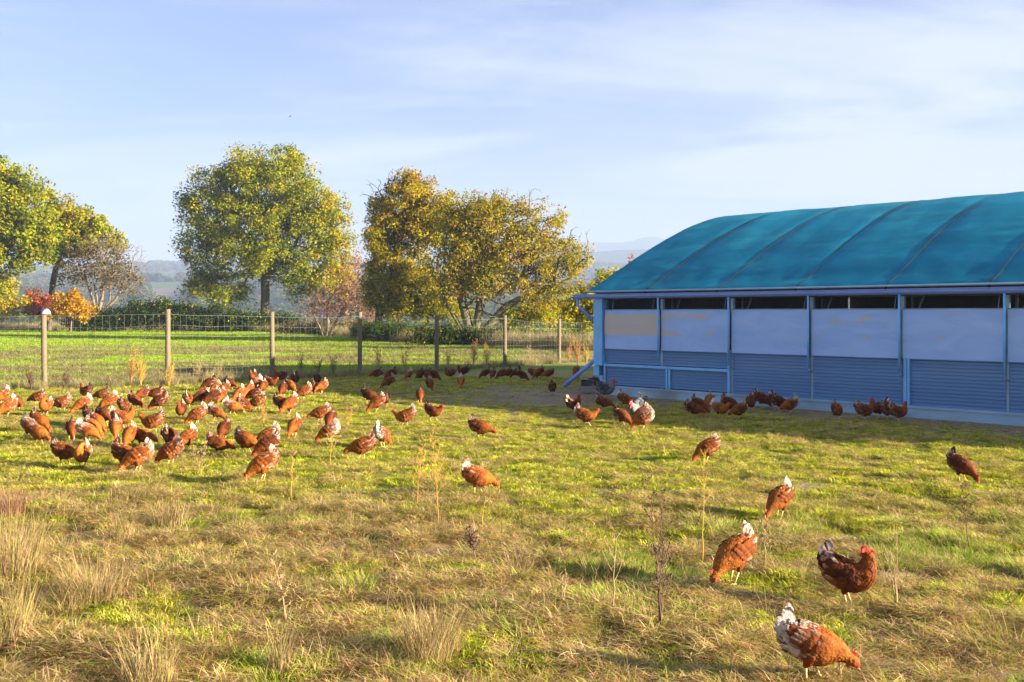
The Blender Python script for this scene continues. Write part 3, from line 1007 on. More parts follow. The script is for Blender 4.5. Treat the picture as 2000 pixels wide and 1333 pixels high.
# the big oak in the middle of the hedge line
tree('oak_tree', 'tall round-crowned oak turning yellow green with dark trunk behind the hedge', 105, 517, 640,
     [(520, 345, 95, 62), (430, 400, 78, 75), (595, 400, 72, 75), (510, 430, 110, 80), (400, 480, 50, 70), (648, 480, 54, 65), (645, 430, 42, 50), (520, 500, 112, 50), (410, 555, 50, 40), (610, 545, 70, 45), (445, 572, 45, 32), (662, 545, 32, 50), (470, 330, 50, 40), (370, 400, 22, 40), (570, 310, 40, 28)],
     1150, 84, 1.05, 0.225, [DG, G1, G2, Y1, Y2], [0.08, 0.28, 0.38, 0.20, 0.06],
     [[(517, 650), (517, 610), (518, 575), (517, 545), (522, 505), (520, 455)], [(517, 560), (495, 520), (480, 480), (465, 440)], [(518, 548), (545, 515), (575, 480), (590, 450)]],
     0.48, 21, grad=lambda P: np.clip((P[:, 0] - 5.5) * 0.07, -0.06, 0.4) + np.clip((P[:, 2] - 9) * 0.012, -0.08, 0.1) + np.where((P[:, 0] > 7) & (P[:, 2] < 7), 0.25, 0), rtip=0.025)
# left edge oak
tree('oak_tree', 'yellow green oak cut off by the frame edge beside the bare tree', 90, -70, 640,
     [(-40, 400, 90, 95), (30, 390, 55, 70), (60, 440, 55, 60), (0, 480, 75, 50), (-60, 540, 90, 50), (50, 510, 38, 26), (80, 470, 45, 40), (20, 340, 30, 28), (-110, 420, 60, 90)],
     520, 96, 0.9, 0.235, [DG, G1, G2, Y1, Y2], [0.14, 0.30, 0.34, 0.18, 0.04],
     [[(-70, 650), (-70, 600), (-68, 560), (-60, 500), (-40, 440)], [(-68, 575), (-20, 520), (30, 470)]], 0.5, 31, rtip=0.02)
tree('oak_tree', 'yellowing oak leaning out over the bare multi-stemmed tree', 98, 95, 640,
     [(140, 425, 48, 42), (185, 450, 42, 34), (110, 450, 40, 50), (215, 478, 26, 20), (125, 490, 40, 28), (160, 470, 50, 30), (98, 400, 26, 26)],
     230, 60, 0.85, 0.27, [G1, G2, Y1, Y2, O1], [0.25, 0.35, 0.28, 0.1, 0.02],
     [[(95, 650), (98, 600), (104, 550), (115, 500), (135, 460)]], 0.3, 37, rtip=0.02)
# thin, nearly leafless multi-stemmed tree
tree('bare_tree', 'nearly leafless multi-stemmed tree with olive brown twigs', 95, 195, 640,
     [(190, 520, 75, 42), (235, 545, 52, 35), (140, 535, 38, 30), (200, 490, 55, 30)],
     300, 14, 0.9, 0.20, [(0.16, 0.12, 0.045), (0.20, 0.14, 0.05), (0.13, 0.11, 0.04), (0.25, 0.17, 0.07)], [0.3, 0.3, 0.3, 0.1],
     [[(190, 620), (183, 590), (172, 555), (160, 530)], [(193, 620), (190, 585), (182, 545), (180, 520)], [(198, 620), (200, 580), (203, 545), (205, 515)], [(204, 620), (214, 590), (216, 555), (225, 530)], [(210, 620), (226, 585), (240, 560), (262, 525)]],
     0.24, 41, bark='twig', rtip=0.022, bare=([(265, 510, 35, 48), (200, 510, 80, 55), (270, 555, 30, 30)], 260), lean=0.5, shell=0.4, step=0.6)
# walnut-like spreading trees on the right
tree('autumn_tree', 'tall golden brown tree with dense crown between red bush and old cherry', 66, 738, 690,
     [(868, 420, 42, 50), (800, 400, 72, 62), (775, 460, 62, 75), (845, 440, 55, 60), (790, 540, 72, 60), (760, 590, 50, 45), (840, 560, 55, 55), (735, 470, 22, 60), (810, 360, 45, 28), (730, 560, 26, 50)],
     640, 92, 0.62, 0.14, [(0.12, 0.14, 0.012), (0.22, 0.22, 0.015), (0.34, 0.29, 0.018), (0.46, 0.36, 0.02), (0.46, 0.29, 0.025), BR], [0.10, 0.2, 0.28, 0.26, 0.13, 0.03],
     [[(738, 690), (737, 640), (742, 590), (760, 540), (775, 480)], [(742, 600), (770, 560), (810, 500), (820, 450)]], 0.26, 51,
     bare=([(730, 400, 34, 50), (740, 370, 40, 34), (800, 348, 60, 22)], 70), grad=lambda P: np.clip((P[:, 2] - 6.0) * 0.055, -0.2, 0.28), rtip=0.012)
tree('cherry_tree', 'low spreading cherry with forked mossy limbs and thin yellow orange leaves', 60, 912, 700,
     [(890, 425, 48, 48), (925, 412, 50, 40), (905, 460, 55, 55), (930, 500, 60, 60), (960, 440, 85, 55), (1050, 450, 62, 60), (900, 500, 75, 60), (1010, 500, 90, 65), (1090, 520, 58, 55), (960, 550, 75, 45), (1060, 570, 65, 38), (880, 560, 52, 42), (985, 400, 52, 26), (1120, 500, 34, 34)],
     1050, 42, 0.55, 0.13, [(0.19, 0.20, 0.015), (0.30, 0.27, 0.02), (0.42, 0.32, 0.025), (0.50, 0.34, 0.03), (0.46, 0.21, 0.03)], [0.20, 0.32, 0.28, 0.15, 0.05],
     [[(905, 690), (900, 640), (878, 605), (868, 590), (835, 570)], [(912, 690), (915, 640), (902, 590), (895, 545), (870, 490), (840, 450)], [(925, 690), (930, 640), (938, 595), (945, 540), (960, 480)], [(932, 690), (950, 640), (985, 600), (1035, 575), (1075, 560), (1115, 545)], [(940, 690), (975, 640), (1010, 610), (1050, 600), (1090, 595)]],
     0.30, 61, bark='bark_green', bare=([(1000, 390, 90, 26), (1120, 470, 40, 45), (1140, 520, 25, 40), (960, 600, 90, 25)], 170), rtip=0.013, lean=0.35, shell=0.5, step=0.5)
tree('yellow_tree', 'small yellow-leaved tree just behind the shed gable', 47, 1150, 700,
     [(1190, 545, 26, 22), (1160, 590, 45, 40), (1130, 615, 50, 30), (1195, 600, 45, 50), (1225, 560, 20, 30)],
     210, 50, 0.45, 0.12, [G1, G2, Y1, Y2, (0.5, 0.33, 0.03)], [0.16, 0.26, 0.26, 0.24, 0.08],
     [[(1165, 690), (1165, 640), (1170, 600), (1180, 560)]], 0.10, 71, rtip=0.008, step=0.4)
tree('sapling', 'thin red-leaved sapling whose tip shows over the shed roof edge', 44, 1236, 700,
     [(1236, 499, 4, 7), (1237, 520, 9, 14), (1238, 560, 14, 24)],
     26, 16, 0.18, 0.10, [RD, O1, (0.55, 0.25, 0.2)], [0.4, 0.3, 0.3],
     [[(1236, 690), (1237, 620), (1236, 560), (1237, 510)]], 0.04, 73, rtip=0.006, step=0.3)
# red-brown thin bush in the middle
tree('rowan_bush', 'thin reddish brown bush with pale forked stems between oak and golden tree', 74, 640, 680,
     [(650, 590, 55, 40), (700, 560, 45, 48), (615, 600, 32, 30), (705, 610, 40, 30), (690, 510, 26, 30), (730, 590, 26, 40)],
     330, 15, 0.7, 0.13, [(0.36, 0.16, 0.08), (0.42, 0.22, 0.13), (0.28, 0.13, 0.06), (0.30, 0.2, 0.08)], [0.3, 0.3, 0.25, 0.15],
     [[(637, 668), (641, 635), (640, 600), (630, 570)], [(640, 668), (650, 640), (668, 610), (690, 580)], [(634, 668), (625, 640), (612, 615)]],
     0.14, 81, bark='twig', rtip=0.012, bare=([(660, 570, 70, 55)], 160), lean=0.4, step=0.5)
# golden low tree below the tall ones
tree('yellow_tree', 'low bright yellow leafed tree at the foot of the old cherry', 68, 830, 690,
     [(770, 590, 40, 28), (840, 600, 55, 30), (700, 640, 0.1, 0.1), (890, 610, 32, 26), (1060, 610, 60, 24), (1010, 620, 40, 20)],
     240, 44, 0.55, 0.15, [G1, G2, Y1, Y2, (0.5, 0.30, 0.02)], [0.2, 0.26, 0.28, 0.2, 0.06],
     [[(830, 690), (832, 650), (836, 615)]], 0.12, 83, rtip=0.01)


def bush(name, label, Z, L, ncl, per, rcl, leaf, pal, palw, seed, cat='bush', group=None, depth=0.8, grad=None, base=None):
    cx = sum(l[0] for l in L) / len(L)
    bx = (cx - 1000) * Z / F
    bz = hz(bx, Z)
    root = tag(empty(name, (bx, Z, bz)), label, cat, group)
    Lb = [(l[0] - bx, l[1] - Z, l[2], l[3], l[4], l[5]) for l in px_lobes(Z, bz, L, depth)]
    C = lobes_points(Lb, ncl, seed, 0.6)
    C = C[C[:, 2] > 0.05]
    g = np.random.default_rng(seed)
    leaf_cloud('crown', C, rcl * (0.6 + 0.8 * g.random(len(C))), per, leaf, pal, palw, M['leaf'], root, seed, 0.85, grad)
    sub = C[g.permutation(len(C))[:min(len(C), 90)]]
    grow((0, 0, 0), [[(0, 0, -0.1), (0, 0, 0.25), (0.02, 0, 0.5)]], sub, seed, 0.07, 0.012, M['twig'], root, 'stems', step=0.5)
    return root


bush('yellow_bush', 'olive yellow bush against the frame edge below the oak', 92, [(-40, 600, 60, 35), (20, 590, 38, 30), (0, 560, 40, 22), (-90, 590, 50, 40)], 150, 60, 0.7, 0.2, [G2, Y1, Y2, O1], [0.35, 0.35, 0.2, 0.1], 101)
bush('red_bush', 'salmon red autumn bush behind the capped fence post', 93, [(62, 585, 20, 22), (92, 595, 28, 20), (75, 605, 30, 18)], 80, 60, 0.6, 0.18, [RD, (0.5, 0.16, 0.08), (0.45, 0.12, 0.06), BR], [0.3, 0.3, 0.2, 0.2], 103)
bush('golden_bush', 'bright golden orange bush beside the red one', 90, [(140, 592, 30, 26), (120, 605, 30, 18), (155, 605, 26, 18)], 110, 60, 0.6, 0.19, [(0.6, 0.32, 0.01), Y2, (0.55, 0.24, 0.01), O1], [0.4, 0.3, 0.2, 0.1], 105)
bush('bramble_hedge', 'dark evergreen bramble hedge with a few yellow leaves under the big oak', 92,
     [(210, 625, 45, 22), (260, 615, 45, 26), (310, 612, 45, 28), (360, 618, 45, 26), (410, 622, 45, 24), (460, 625, 45, 20), (510, 628, 45, 18), (560, 632, 40, 16), (160, 632, 35, 14)],
     560, 62, 0.7, 0.17, [(0.022, 0.045, 0.012), DG, (0.05, 0.085, 0.018), G1, Y1], [0.34, 0.33, 0.2, 0.1, 0.03], 107, 'hedge', depth=0.35)
bush('clipped_hedge', 'low clipped dark green hedge behind the fence', 60, [(705, 645, 18, 17), (735, 645, 22, 18), (765, 648, 22, 17), (790, 650, 22, 16)], 170, 60, 0.33, 0.09, [DG, (0.05, 0.09, 0.02), G1], [0.45, 0.35, 0.2], 109, 'hedge', depth=0.8)
bush('ivy_undergrowth', 'dark evergreen undergrowth along the foot of the old cherry', 54, [(830, 655, 32, 20), (880, 660, 36, 22), (930, 662, 40, 24), (985, 664, 40, 24), (1040, 666, 40, 24), (1090, 668, 36, 24), (1135, 670, 34, 24), (1180, 672, 34, 24)], 480, 55, 0.40, 0.11, [(0.03, 0.05, 0.012), DG, (0.06, 0.08, 0.02), (0.14, 0.11, 0.03), Y1], [0.3, 0.3, 0.2, 0.14, 0.06], 111, 'bush', depth=0.5)
bush('brown_thicket', 'low grey brown thicket below the reddish bush', 80, [(600, 640, 40, 12), (640, 640, 40, 16), (670, 645, 30, 16), (565, 642, 30, 10)], 160, 40, 0.5, 0.13, [(0.14, 0.11, 0.05), (0.2, 0.15, 0.08), (0.08, 0.10, 0.03)], [0.4, 0.3, 0.3], 113, depth=0.5)


# ------------------------------------------------------------------ far land: hills, woods, houses
def hill(name, pts, Y, depth, col, seed):
    """a long ridge whose crest follows (photo column, row) pairs at distance Y"""
    xs = np.linspace(pts[0][0], pts[-1][0], 160)
    cr = np.interp(xs, [p[0] for p in pts], [p[1] for p in pts])
    X = (xs - 1000) * Y / F
    Zc = H + (612 - cr) * Y / F
    Zc = Zc + (fbm(X / 260, X * 0 + seed, seed, 4) - 0.5) * 0.012 * Y
    ts = np.linspace(-1, 1, 25)
    mb = MB(); v = []; f = []
    for t in ts:
        prof = 1 - sstep(0, 1, abs(t))
        n = (fbm(X / 300, X * 0 + t * 5, seed + 3, 3) - 0.5) * 0.1
        for x, z, q in zip(X, Zc, n):
            v.append((x * (1 + 0.02 * t), Y + depth * t, -40 + (z + 40) * max(0, prof + q * (1 - abs(t)) * (abs(t) > 0.01))))
    n = len(xs)
    for i in range(len(ts) - 1):
        for k in range(n - 1):
            f.append((i * n + k, i * n + k + 1, (i + 1) * n + k + 1, (i + 1) * n + k))
    mb.add(v, f, col)
    tag(mb.obj(name, M['plain']), kind='structure')


hill('hills', [(-900, 530), (-300, 525), (100, 535), (300, 524), (420, 520), (560, 530), (700, 520), (900, 512), (1000, 505), (1100, 498), (1160, 492), (1260, 488), (1500, 495), (2600, 520)], 3600, 500, (0.05, 0.07, 0.035), 3)
hill('hills', [(-900, 560), (400, 545), (800, 520), (1000, 500), (1140, 476), (1180, 468), (1225, 470), (1262, 460), (1300, 464), (1380, 480), (1500, 474), (1700, 500), (2600, 540)], 5200, 800, (0.05, 0.07, 0.04), 8)


def house(px, py, Y, w, label, roofcol, rot=0.2):
    x = (px - 1000) * Y / F
    z = H + (612 - py) * Y / F
    z = hz(x, Y)
    r = tag(empty('farmhouse', (x, Y, z), rot), label, 'house')
    h = w * 0.35; d = w * 0.55
    mb = MB(); mb.box((-w / 2, -d / 2, -2), (w / 2, d / 2, h)); mb.obj('wall', M['white_wall'], r, False)
    mb = MB(); e = 0.5
    v = [(-w / 2 - e, -d / 2 - e, h), (w / 2 + e, -d / 2 - e, h), (w / 2 + e, 0, h + d * 0.42), (-w / 2 - e, 0, h + d * 0.42), (-w / 2 - e, d / 2 + e, h), (w / 2 + e, d / 2 + e, h)]
    mb.add(v, [(0, 1, 2, 3), (3, 2, 5, 4), (0, 3, 4), (1, 5, 2), (0, 4, 5, 1)]); mb.obj('roof', M[roofcol], r, False)
    for k in (-0.28, 0.05, 0.3):
        mb = MB(); mb.box((k * w, -d / 2 - 0.06, h * 0.35), (k * w + w * 0.09, -d / 2 - 0.005, h * 0.75)); mb.obj('window', M['glass_dark'], r, False)


house(311, 578, 900, 12, 'white farmhouse with red roof in the valley beyond the hedge', 'red_roof')
house(338, 548, 1900, 18, 'pale far house standing on the wooded slope', 'red_roof', -0.3)
house(354, 552, 2000, 16, 'pale far house close beside the other on the slope', 'white_wall', 0.4)
house(60, 566, 1300, 16, 'pale house seen under the oak canopy near the frame edge', 'white_wall', 0.2)


# instancing by geometry nodes, for stuff nobody could count
def scatter(name, P, rot, scl, idx, sources, kind='stuff', label=None):
    me = bpy.data.meshes.new(name)
    n = len(P)
    me.vertices.add(n); me.vertices.foreach_set('co', P.astype(np.float32).ravel())
    a = me.attributes.new('rot', 'FLOAT_VECTOR', 'POINT'); a.data.foreach_set('vector', rot.astype(np.float32).ravel())
    a = me.attributes.new('scl', 'FLOAT_VECTOR', 'POINT'); a.data.foreach_set('vector', scl.astype(np.float32).ravel())
    a = me.attributes.new('idx', 'INT', 'POINT'); a.data.foreach_set('value', idx.astype(np.int32))
    me.update()
    o = link(name, me)
    col = bpy.data.collections.new(name + '_sources')
    for k, s in enumerate(sources):
        so = bpy.data.objects.new('%s_src_%02d' % (name, k), s)
        col.objects.link(so)
    ng = bpy.data.node_groups.new(name, 'GeometryNodeTree')
    ng.interface.new_socket('Geometry', in_out='INPUT', socket_type='NodeSocketGeometry')
    ng.interface.new_socket('Geometry', in_out='OUTPUT', socket_type='NodeSocketGeometry')
    N = ng.nodes.new; L = ng.links.new
    gi = N('NodeGroupInput'); go = N('NodeGroupOutput')
    iop = N('GeometryNodeInstanceOnPoints')
    ci = N('GeometryNodeCollectionInfo'); ci.inputs['Collection'].default_value = col
    ci.inputs['Separate Children'].default_value = True; ci.inputs['Reset Children'].default_value = True

    def na(nm, t):
        q = N('GeometryNodeInputNamedAttribute'); q.data_type = t; q.inputs['Name'].default_value = nm
        return q.outputs['Attribute']
    e2r = N('FunctionNodeEulerToRotation')
    L(na('rot', 'FLOAT_VECTOR'), e2r.inputs[0])
    L(gi.outputs[0], iop.inputs['Points']); L(ci.outputs[0], iop.inputs['Instance'])
    iop.inputs['Pick Instance'].default_value = True
    L(na('idx', 'INT'), iop.inputs['Instance Index'])
    L(e2r.outputs[0], iop.inputs['Rotation']); L(na('scl', 'FLOAT_VECTOR'), iop.inputs['Scale'])
    L(iop.outputs[0], go.inputs[0])
    md = o.modifiers.new('scatter', 'NODES'); md.node_group = ng
    tag(o, label, None, None, kind)
    return o


def puff_mesh(name, seed, pal):
    g = np.random.default_rng(seed)
    n = 240
    d = g.normal(size=(n, 3)); d /= np.linalg.norm(d, axis=1)[:, None]
    P = d * (g.random(n) ** 0.35)[:, None] * np.array([0.5, 0.5, 0.5]) + np.array([0, 0, 0.5])
    nr = d + g.normal(size=(n, 3)) * 0.5; nr /= np.linalg.norm(nr, axis=1)[:, None]
    t = np.cross(nr, g.normal(size=(n, 3))); t /= np.linalg.norm(t, axis=1)[:, None]; b = np.cross(nr, t)
    s = 0.13
    V = np.stack([P - t * s, P + b * s, P + t * s, P - b * s], 1).reshape(-1, 3)
    c = np.array(pal)[g.integers(0, len(pal), n)]
    return quads_mesh(name, V, 4, np.repeat(c, 4, axis=0), M['leaf'])


def far_woods():
    src = [puff_mesh('far_tree', 1, [DG, G1]), puff_mesh('far_tree', 2, [(0.10, 0.09, 0.04), DG]), puff_mesh('far_tree', 3, [(0.18, 0.13, 0.05), BR, G1])]
    n = 26000
    # spread over the visible wedge, kept where the wood noise is high
    Y = np.exp(rng.uniform(math.log(330), math.log(3600), n)); X = rng.uniform(-0.62, 0.62, n) * Y
    w = fbm(X / 170, Y / 90, 91, 3) + 0.10 * sstep(1500, 2300, Y) + 0.5 * (vnoise(X / 60, np.floor(Y / 130), 93) > 0.72)
    k = (w > 0.56) & ~((Y < 1400) & (np.abs(X / Y + 0.355) < 0.02) & (Y > 840))
    X = X[k]; Y = Y[k]
    P = np.stack([X, Y, height(X, Y) - 0.5], 1)
    m = len(X)
    sz = rng.uniform(7, 15, m)
    scl = np.stack([sz * 1.2, sz * 1.2, sz], 1)
    rot = np.stack([np.zeros(m), np.zeros(m), rng.uniform(0, 6.28, m)], 1)
    scatter('distant_woods', P, rot, scl, rng.integers(0, 3, m), src, label='far woods scattered over the hazy valley')


far_woods()


# ------------------------------------------------------------------ grass
def clump(name, seed, n, spread, hmin, hmax, width, bend, lean, pal, flatness=0.0, segs=3, comb=None, tips=None):
    g = np.random.default_rng(seed)
    V = []; F_ = []; C = []
    pal = np.array(pal)
    for i in range(n):
        a = g.uniform(0, 2 * math.pi); r = spread * math.sqrt(g.random())
        bx, by = r * math.cos(a), r * math.sin(a)
        d = a + g.normal() * 0.9 if comb is None else comb + g.normal() * 0.45
        h = g.uniform(hmin, hmax)
        ln = max(0.02, lean + g.normal() * 0.18)
        bd = bend * g.uniform(0.4, 1.4)
        w = width * g.uniform(0.6, 1.3)
        c = pal[g.integers(0, len(pal))] * g.uniform(0.75, 1.25)
        sd = np.array([-math.sin(d), math.cos(d), 0]) * w * 0.5
        o = len(V)
        ang = ln
        p = np.array([bx, by, -0.008 + flatness * g.random()])
        for s in range(segs + 1):
            t = s / segs
            ww = (1 - t ** 1.8)
            cc = c * (0.9 + 0.2 * t) if tips is None else c * (1 - t) + np.array(tips) * t
            if s < segs:
                V.append(p - sd * ww); V.append(p + sd * ww); C += [cc, cc]
            else:
                V.append(p); C.append(cc)
            st = h / segs
            p = p + np.array([math.cos(d) * math.sin(ang), math.sin(d) * math.sin(ang), math.cos(ang)]) * st
            if p[2] < 0.004: p[2] = 0.004 + 0.01 * g.random()
            ang = min(ang + bd / segs, 1.75)
        for s in range(segs - 1):
            F_.append((o + 2 * s, o + 2 * s + 1, o + 2 * s + 3, o + 2 * s + 2))
        F_.append((o + 2 * segs - 2, o + 2 * segs - 1, o + 2 * segs))
    mb = MB(); mb.v = [tuple(v) for v in V]; mb.f = F_; mb.c = [tuple(c) for c in C]; mb.m = [0] * len(F_)
    return mb.mesh(name, M['grass'], True)


GA = [(0.26, 0.342, 0.022), (0.368, 0.423, 0.03), (0.465, 0.465, 0.041), (0.15, 0.246, 0.019)]
GB = [(0.492, 0.492, 0.034), (0.628, 0.56, 0.062), (0.368, 0.423, 0.027), (0.738, 0.601, 0.123)]
GD = [(0.607, 0.376, 0.174), (0.406, 0.217, 0.101), (0.75, 0.607, 0.304), (0.217, 0.117, 0.058), (0.58, 0.493, 0.117), (0.493, 0.246, 0.117), (0.435, 0.478, 0.058)]
GL = [(0.168, 0.267, 0.025), (0.308, 0.393, 0.034), (0.534, 0.534, 0.084), (0.645, 0.534, 0.197)]
GP = [(0.42, 0.29, 0.13), (0.34, 0.21, 0.10), (0.46, 0.34, 0.18), (0.34, 0.30, 0.09)]
FG = [(0.40, 0.40, 0.08), (0.204, 0.36, 0.018), (0.288, 0.408, 0.024), (0.156, 0.288, 0.017), (0.36, 0.396, 0.036)]


def make_grass():
    src = []
    for k in range(3): src.append(clump('g', 10 + k, 54, 0.070, 0.024, 0.060, 0.0062, 1.1, 0.75, GA))       # 0-2 short green
    for k in range(3): src.append(clump('g', 20 + k, 50, 0.078, 0.025, 0.065, 0.0066, 1.1, 0.8, GB))         # 3-5 yellow green
    for k in range(4): src.append(clump('g', 30 + k, 60, 0.10, 0.05, 0.15, 0.0044, 0.6, 1.35, GD, 0.045, 4))  # 6-9 matted dead
    for k in range(3): src.append(clump('g', 40 + k, 70, 0.10, 0.06, 0.13, 0.0048, 1.0, 0.95, GL, 0.0, 4, comb=0.0))  # 10-12 long combed
    for k in range(2): src.append(clump('g', 50 + k, 9, 0.07, 0.09, 0.22, 0.0030, 0.7, 0.35, GP, 0.0, 4))   # 13-14 pale wisps
    for k in range(3): src.append(clump('g', 60 + k, 30, 0.16, 0.05, 0.10, 0.013, 1.1, 0.5, FG, 0.0, 2))    # 15-17 far field
    for k in range(2): src.append(clump('g', 70 + k, 30, 0.18, 0.08, 0.2, 0.011, 0.9, 1.1, [(0.42, 0.33, 0.17), (0.34, 0.26, 0.13), (0.26, 0.24, 0.08)], 0.03, 2))  # 18-19 hay
    for k in range(2): src.append(clump('g', 80 + k, 40, 0.20, 0.35, 0.75, 0.012, 0.8, 0.25, [(0.36, 0.28, 0.14), (0.28, 0.24, 0.10), (0.22, 0.22, 0.08), (0.44, 0.33, 0.2)], 0.0, 3))  # 20-21 tall rank grass
    PX = []; PY = []; S = []; I = []
    g = rng

    def wedge(n, y0, y1, xr=0.60):
        # uniform over the ground area seen between two distances
        y = np.sqrt(g.uniform(y0 ** 2, y1 ** 2, n)); x = g.uniform(-xr, xr, n) * y
        return x, y

    def put(x, y, s, i):
        PX.append(x); PY.append(y); S.append(s); I.append(i)

    for (n, y0, y1, sc0) in ((28000, 3.9, 9.5, 0.95), (44000, 9.5, 19, 1.0), (32000, 19, 38, 1.35)):
        x, y = wedge(n, y0, y1)
        d = deadness(x, y); mud = mudness(x, y)
        u, w = shed_uw(x, y)
        inside = (u > -0.1) & (u < 15.6) & (w > -0.12)
        beyond = y + 0.16 * x > 27.5 + 0 * x
        lush = fbm(x * 1.3 + 9, y * 1.6, 141, 3)
        tuft = fbm(x * 3.6, y * 4.2, 13, 2)
        r = g.random(n)
        idx = np.where(r < 0.38, g.integers(0, 3, n), g.integers(3, 6, n))
        longg = (lush > 0.57) & (y < 8.5) & (r > 0.4)
        idx = np.where(longg, g.integers(10, 13, n), idx)
        dead = g.random(n) < d * 0.86 + 0.10 + 0.02 * (y > 9.5)
        idx = np.where(dead, g.integers(6, 10, n), idx)
        wis = (g.random(n) < (0.035 + 0.05 * (x < -0.5)) * (y < 9.5) + 0.004)
        idx = np.where(wis, g.integers(13, 15, n), idx)
        keep = ~inside & (g.random(n) > mud * 0.9) & ((tuft > 0.42) | (g.random(n) < 0.22)) & ~(beyond & (y > 24))
        s = sc0 * (0.7 + 0.6 * g.random(n)) * (0.75 + 0.5 * tuft)
        s = np.where(dead, s * 0.85, s) * (1 - 0.45 * mud)
        put(x[keep], y[keep], s[keep], idx[keep])
    # mown field beyond the fence
    n = 60000
    y = np.exp(g.uniform(math.log(23), math.log(112), n)); x = g.uniform(-0.62, 0.35, n) * y
    beyond = y + 0.16 * x > 23.9 + 0 * x
    fencey = np.interp(x, [p[0] for p in FENCE], [p[1] for p in FENCE])
    beyond = y > fencey + 0.15
    sw = fbm(x * 0.22 + 4, y * 0.6, 51, 3)
    hay = (g.random(n) < sstep(0.40, 0.52, sw) * (1 - sstep(46, 60, y)) * 0.85 + 0.05)
    idx = np.where(hay, g.integers(18, 20, n), g.integers(15, 18, n))
    u, w = shed_uw(x, y)
    k = beyond & ~((u > -0.3) & (w > -0.3) & (w < 12.8) & (u < 15.8))
    s = (0.6 + 0.5 * g.random(n)) * (1 + y / 90)
    put(x[k], y[k], s[k], idx[k])
    # rank dry grass along the far edge of the field
    n = 5000
    x = g.uniform(-62, 10, n)
    edge = np.interp((x / 80 * F + 1000), [-500, 300, 560, 680, 700, 860, 1160, 1400], [100, 100, 90, 74, 63, 58, 46, 44])
    y = edge + g.uniform(-1.5, 4.5, n)
    x = x / 80 * y
    put(x, y, g.uniform(0.7, 1.7, n), g.integers(20, 22, n))
    # rank growth along the fence line
    n = 1500
    t = g.uniform(0, len(FENCE) - 1.001, n); k0 = t.astype(int); fr = t - k0
    Fx = np.array([p[0] for p in FENCE]); Fy = np.array([p[1] for p in FENCE])
    x = Fx[k0] * (1 - fr) + Fx[k0 + 1] * fr + g.normal(size=n) * 0.12; y = Fy[k0] * (1 - fr) + Fy[k0 + 1] * fr + g.normal(size=n) * 0.22
    put(x, y, g.uniform(0.25, 0.62, n) * (0.5 + 0.8 * fbm(x * 0.9, y * 0.9, 151, 2)), np.where(g.random(n) < 0.5, g.integers(20, 22, n), g.integers(6, 10, n)))
    X = np.concatenate(PX); Y = np.concatenate(PY); S_ = np.concatenate(S); I_ = np.concatenate(I)
    m = len(X)
    P = np.stack([X, Y, height(X, Y) - 0.012], 1)
    rz = g.uniform(0, 2 * math.pi, m)
    longm = (I_ >= 10) & (I_ <= 12)
    sweep = fbm(X * 0.5, Y * 0.5, 161, 2) * 5.0 - 2.0
    rz = np.where(longm, sweep + g.normal(size=m) * 0.3, rz)
    rot = np.stack([g.normal(size=m) * 0.08, g.normal(size=m) * 0.08, rz], 1)
    scl = np.stack([S_, S_, S_ * g.uniform(0.8, 1.2, m)], 1)
    scatter('grass', P, rot, scl, I_, src, label='rough green and dead brown pasture grass')


make_grass()


# ------------------------------------------------------------------ tussocks and dry weeds
def tussock(px, py, hgt, label, seed, width=0.22, n=260, pal=GP, lean=0.22):
    x, y = at(px, py)
    me = clump('tussock', seed, int(n * 1.3), width, hgt * 0.35, hgt, 0.0036, 0.6, lean * 1.15, pal, 0.0, 5)
    o = link('grass_tussock', me, None, (x, y, hz(x, y) - 0.01))
    tag(o, label, 'grass tussock', 'dry grass tussocks in the near pasture')


tussock(842, 1278, 0.36, 'dense pale tussock with green base in the middle of the near pasture', 201, 0.15, 420)
tussock(28, 1130, 0.62, 'tallest pinkish straw tussock close to the frame edge', 202, 0.17, 330)
tussock(10, 1240, 0.50, 'straw tussock in front of the tallest one at the frame edge', 203, 0.15, 230)
tussock(185, 1175, 0.42, 'wide wispy tussock with grey pink seed stalks', 204, 0.16, 330, GP, 0.35)
tussock(135, 1195, 0.30, 'slanting straw tussock touching the wide wispy one', 205, 0.08, 130, GP, 0.5)
tussock(550, 1300, 0.34, 'narrow upright straw tussock on brown matted grass', 206, 0.06, 110, GP, 0.12)
tussock(290, 1325, 0.36, 'straw tussock at the lower picture edge', 207, 0.12, 220)
tussock(335, 1025, 0.26, 'small yellow tussock beyond the wide wispy one', 208, 0.16, 220)
tussock(245, 1060, 0.28, 'thin pale tussock beside the small yellow one', 209, 0.08, 90, GP, 0.15)
tussock(700, 1150, 0.20, 'rounded dark green tussock between the straw ones', 210, 0.12, 260, GL, 0.5)
tussock(20, 1010, 0.42, 'reddish brown tussock behind the tallest straw one', 211, 0.14, 160, [(0.30, 0.13, 0.09), (0.36, 0.2, 0.13)])
tussock(1010, 1105, 0.22, 'sparse dry tussock beside a brown hollow', 212, 0.12, 90)
tussock(1180, 1120, 0.24, 'thin dry tussock near the dark branching weed', 213, 0.14, 80)
tussock(1740, 1150, 0.34, 'loose straw wisps beside the hen looking back', 214, 0.12, 46, GP, 0.4)
tussock(1560, 1250, 0.2, 'low straw wisps beside the white-tailed hen', 215, 0.2, 60, GP, 0.5)
tussock(1950, 1270, 0.24, 'sparse green and straw tuft in the near corner', 216, 0.2, 80, GL + GP, 0.4)


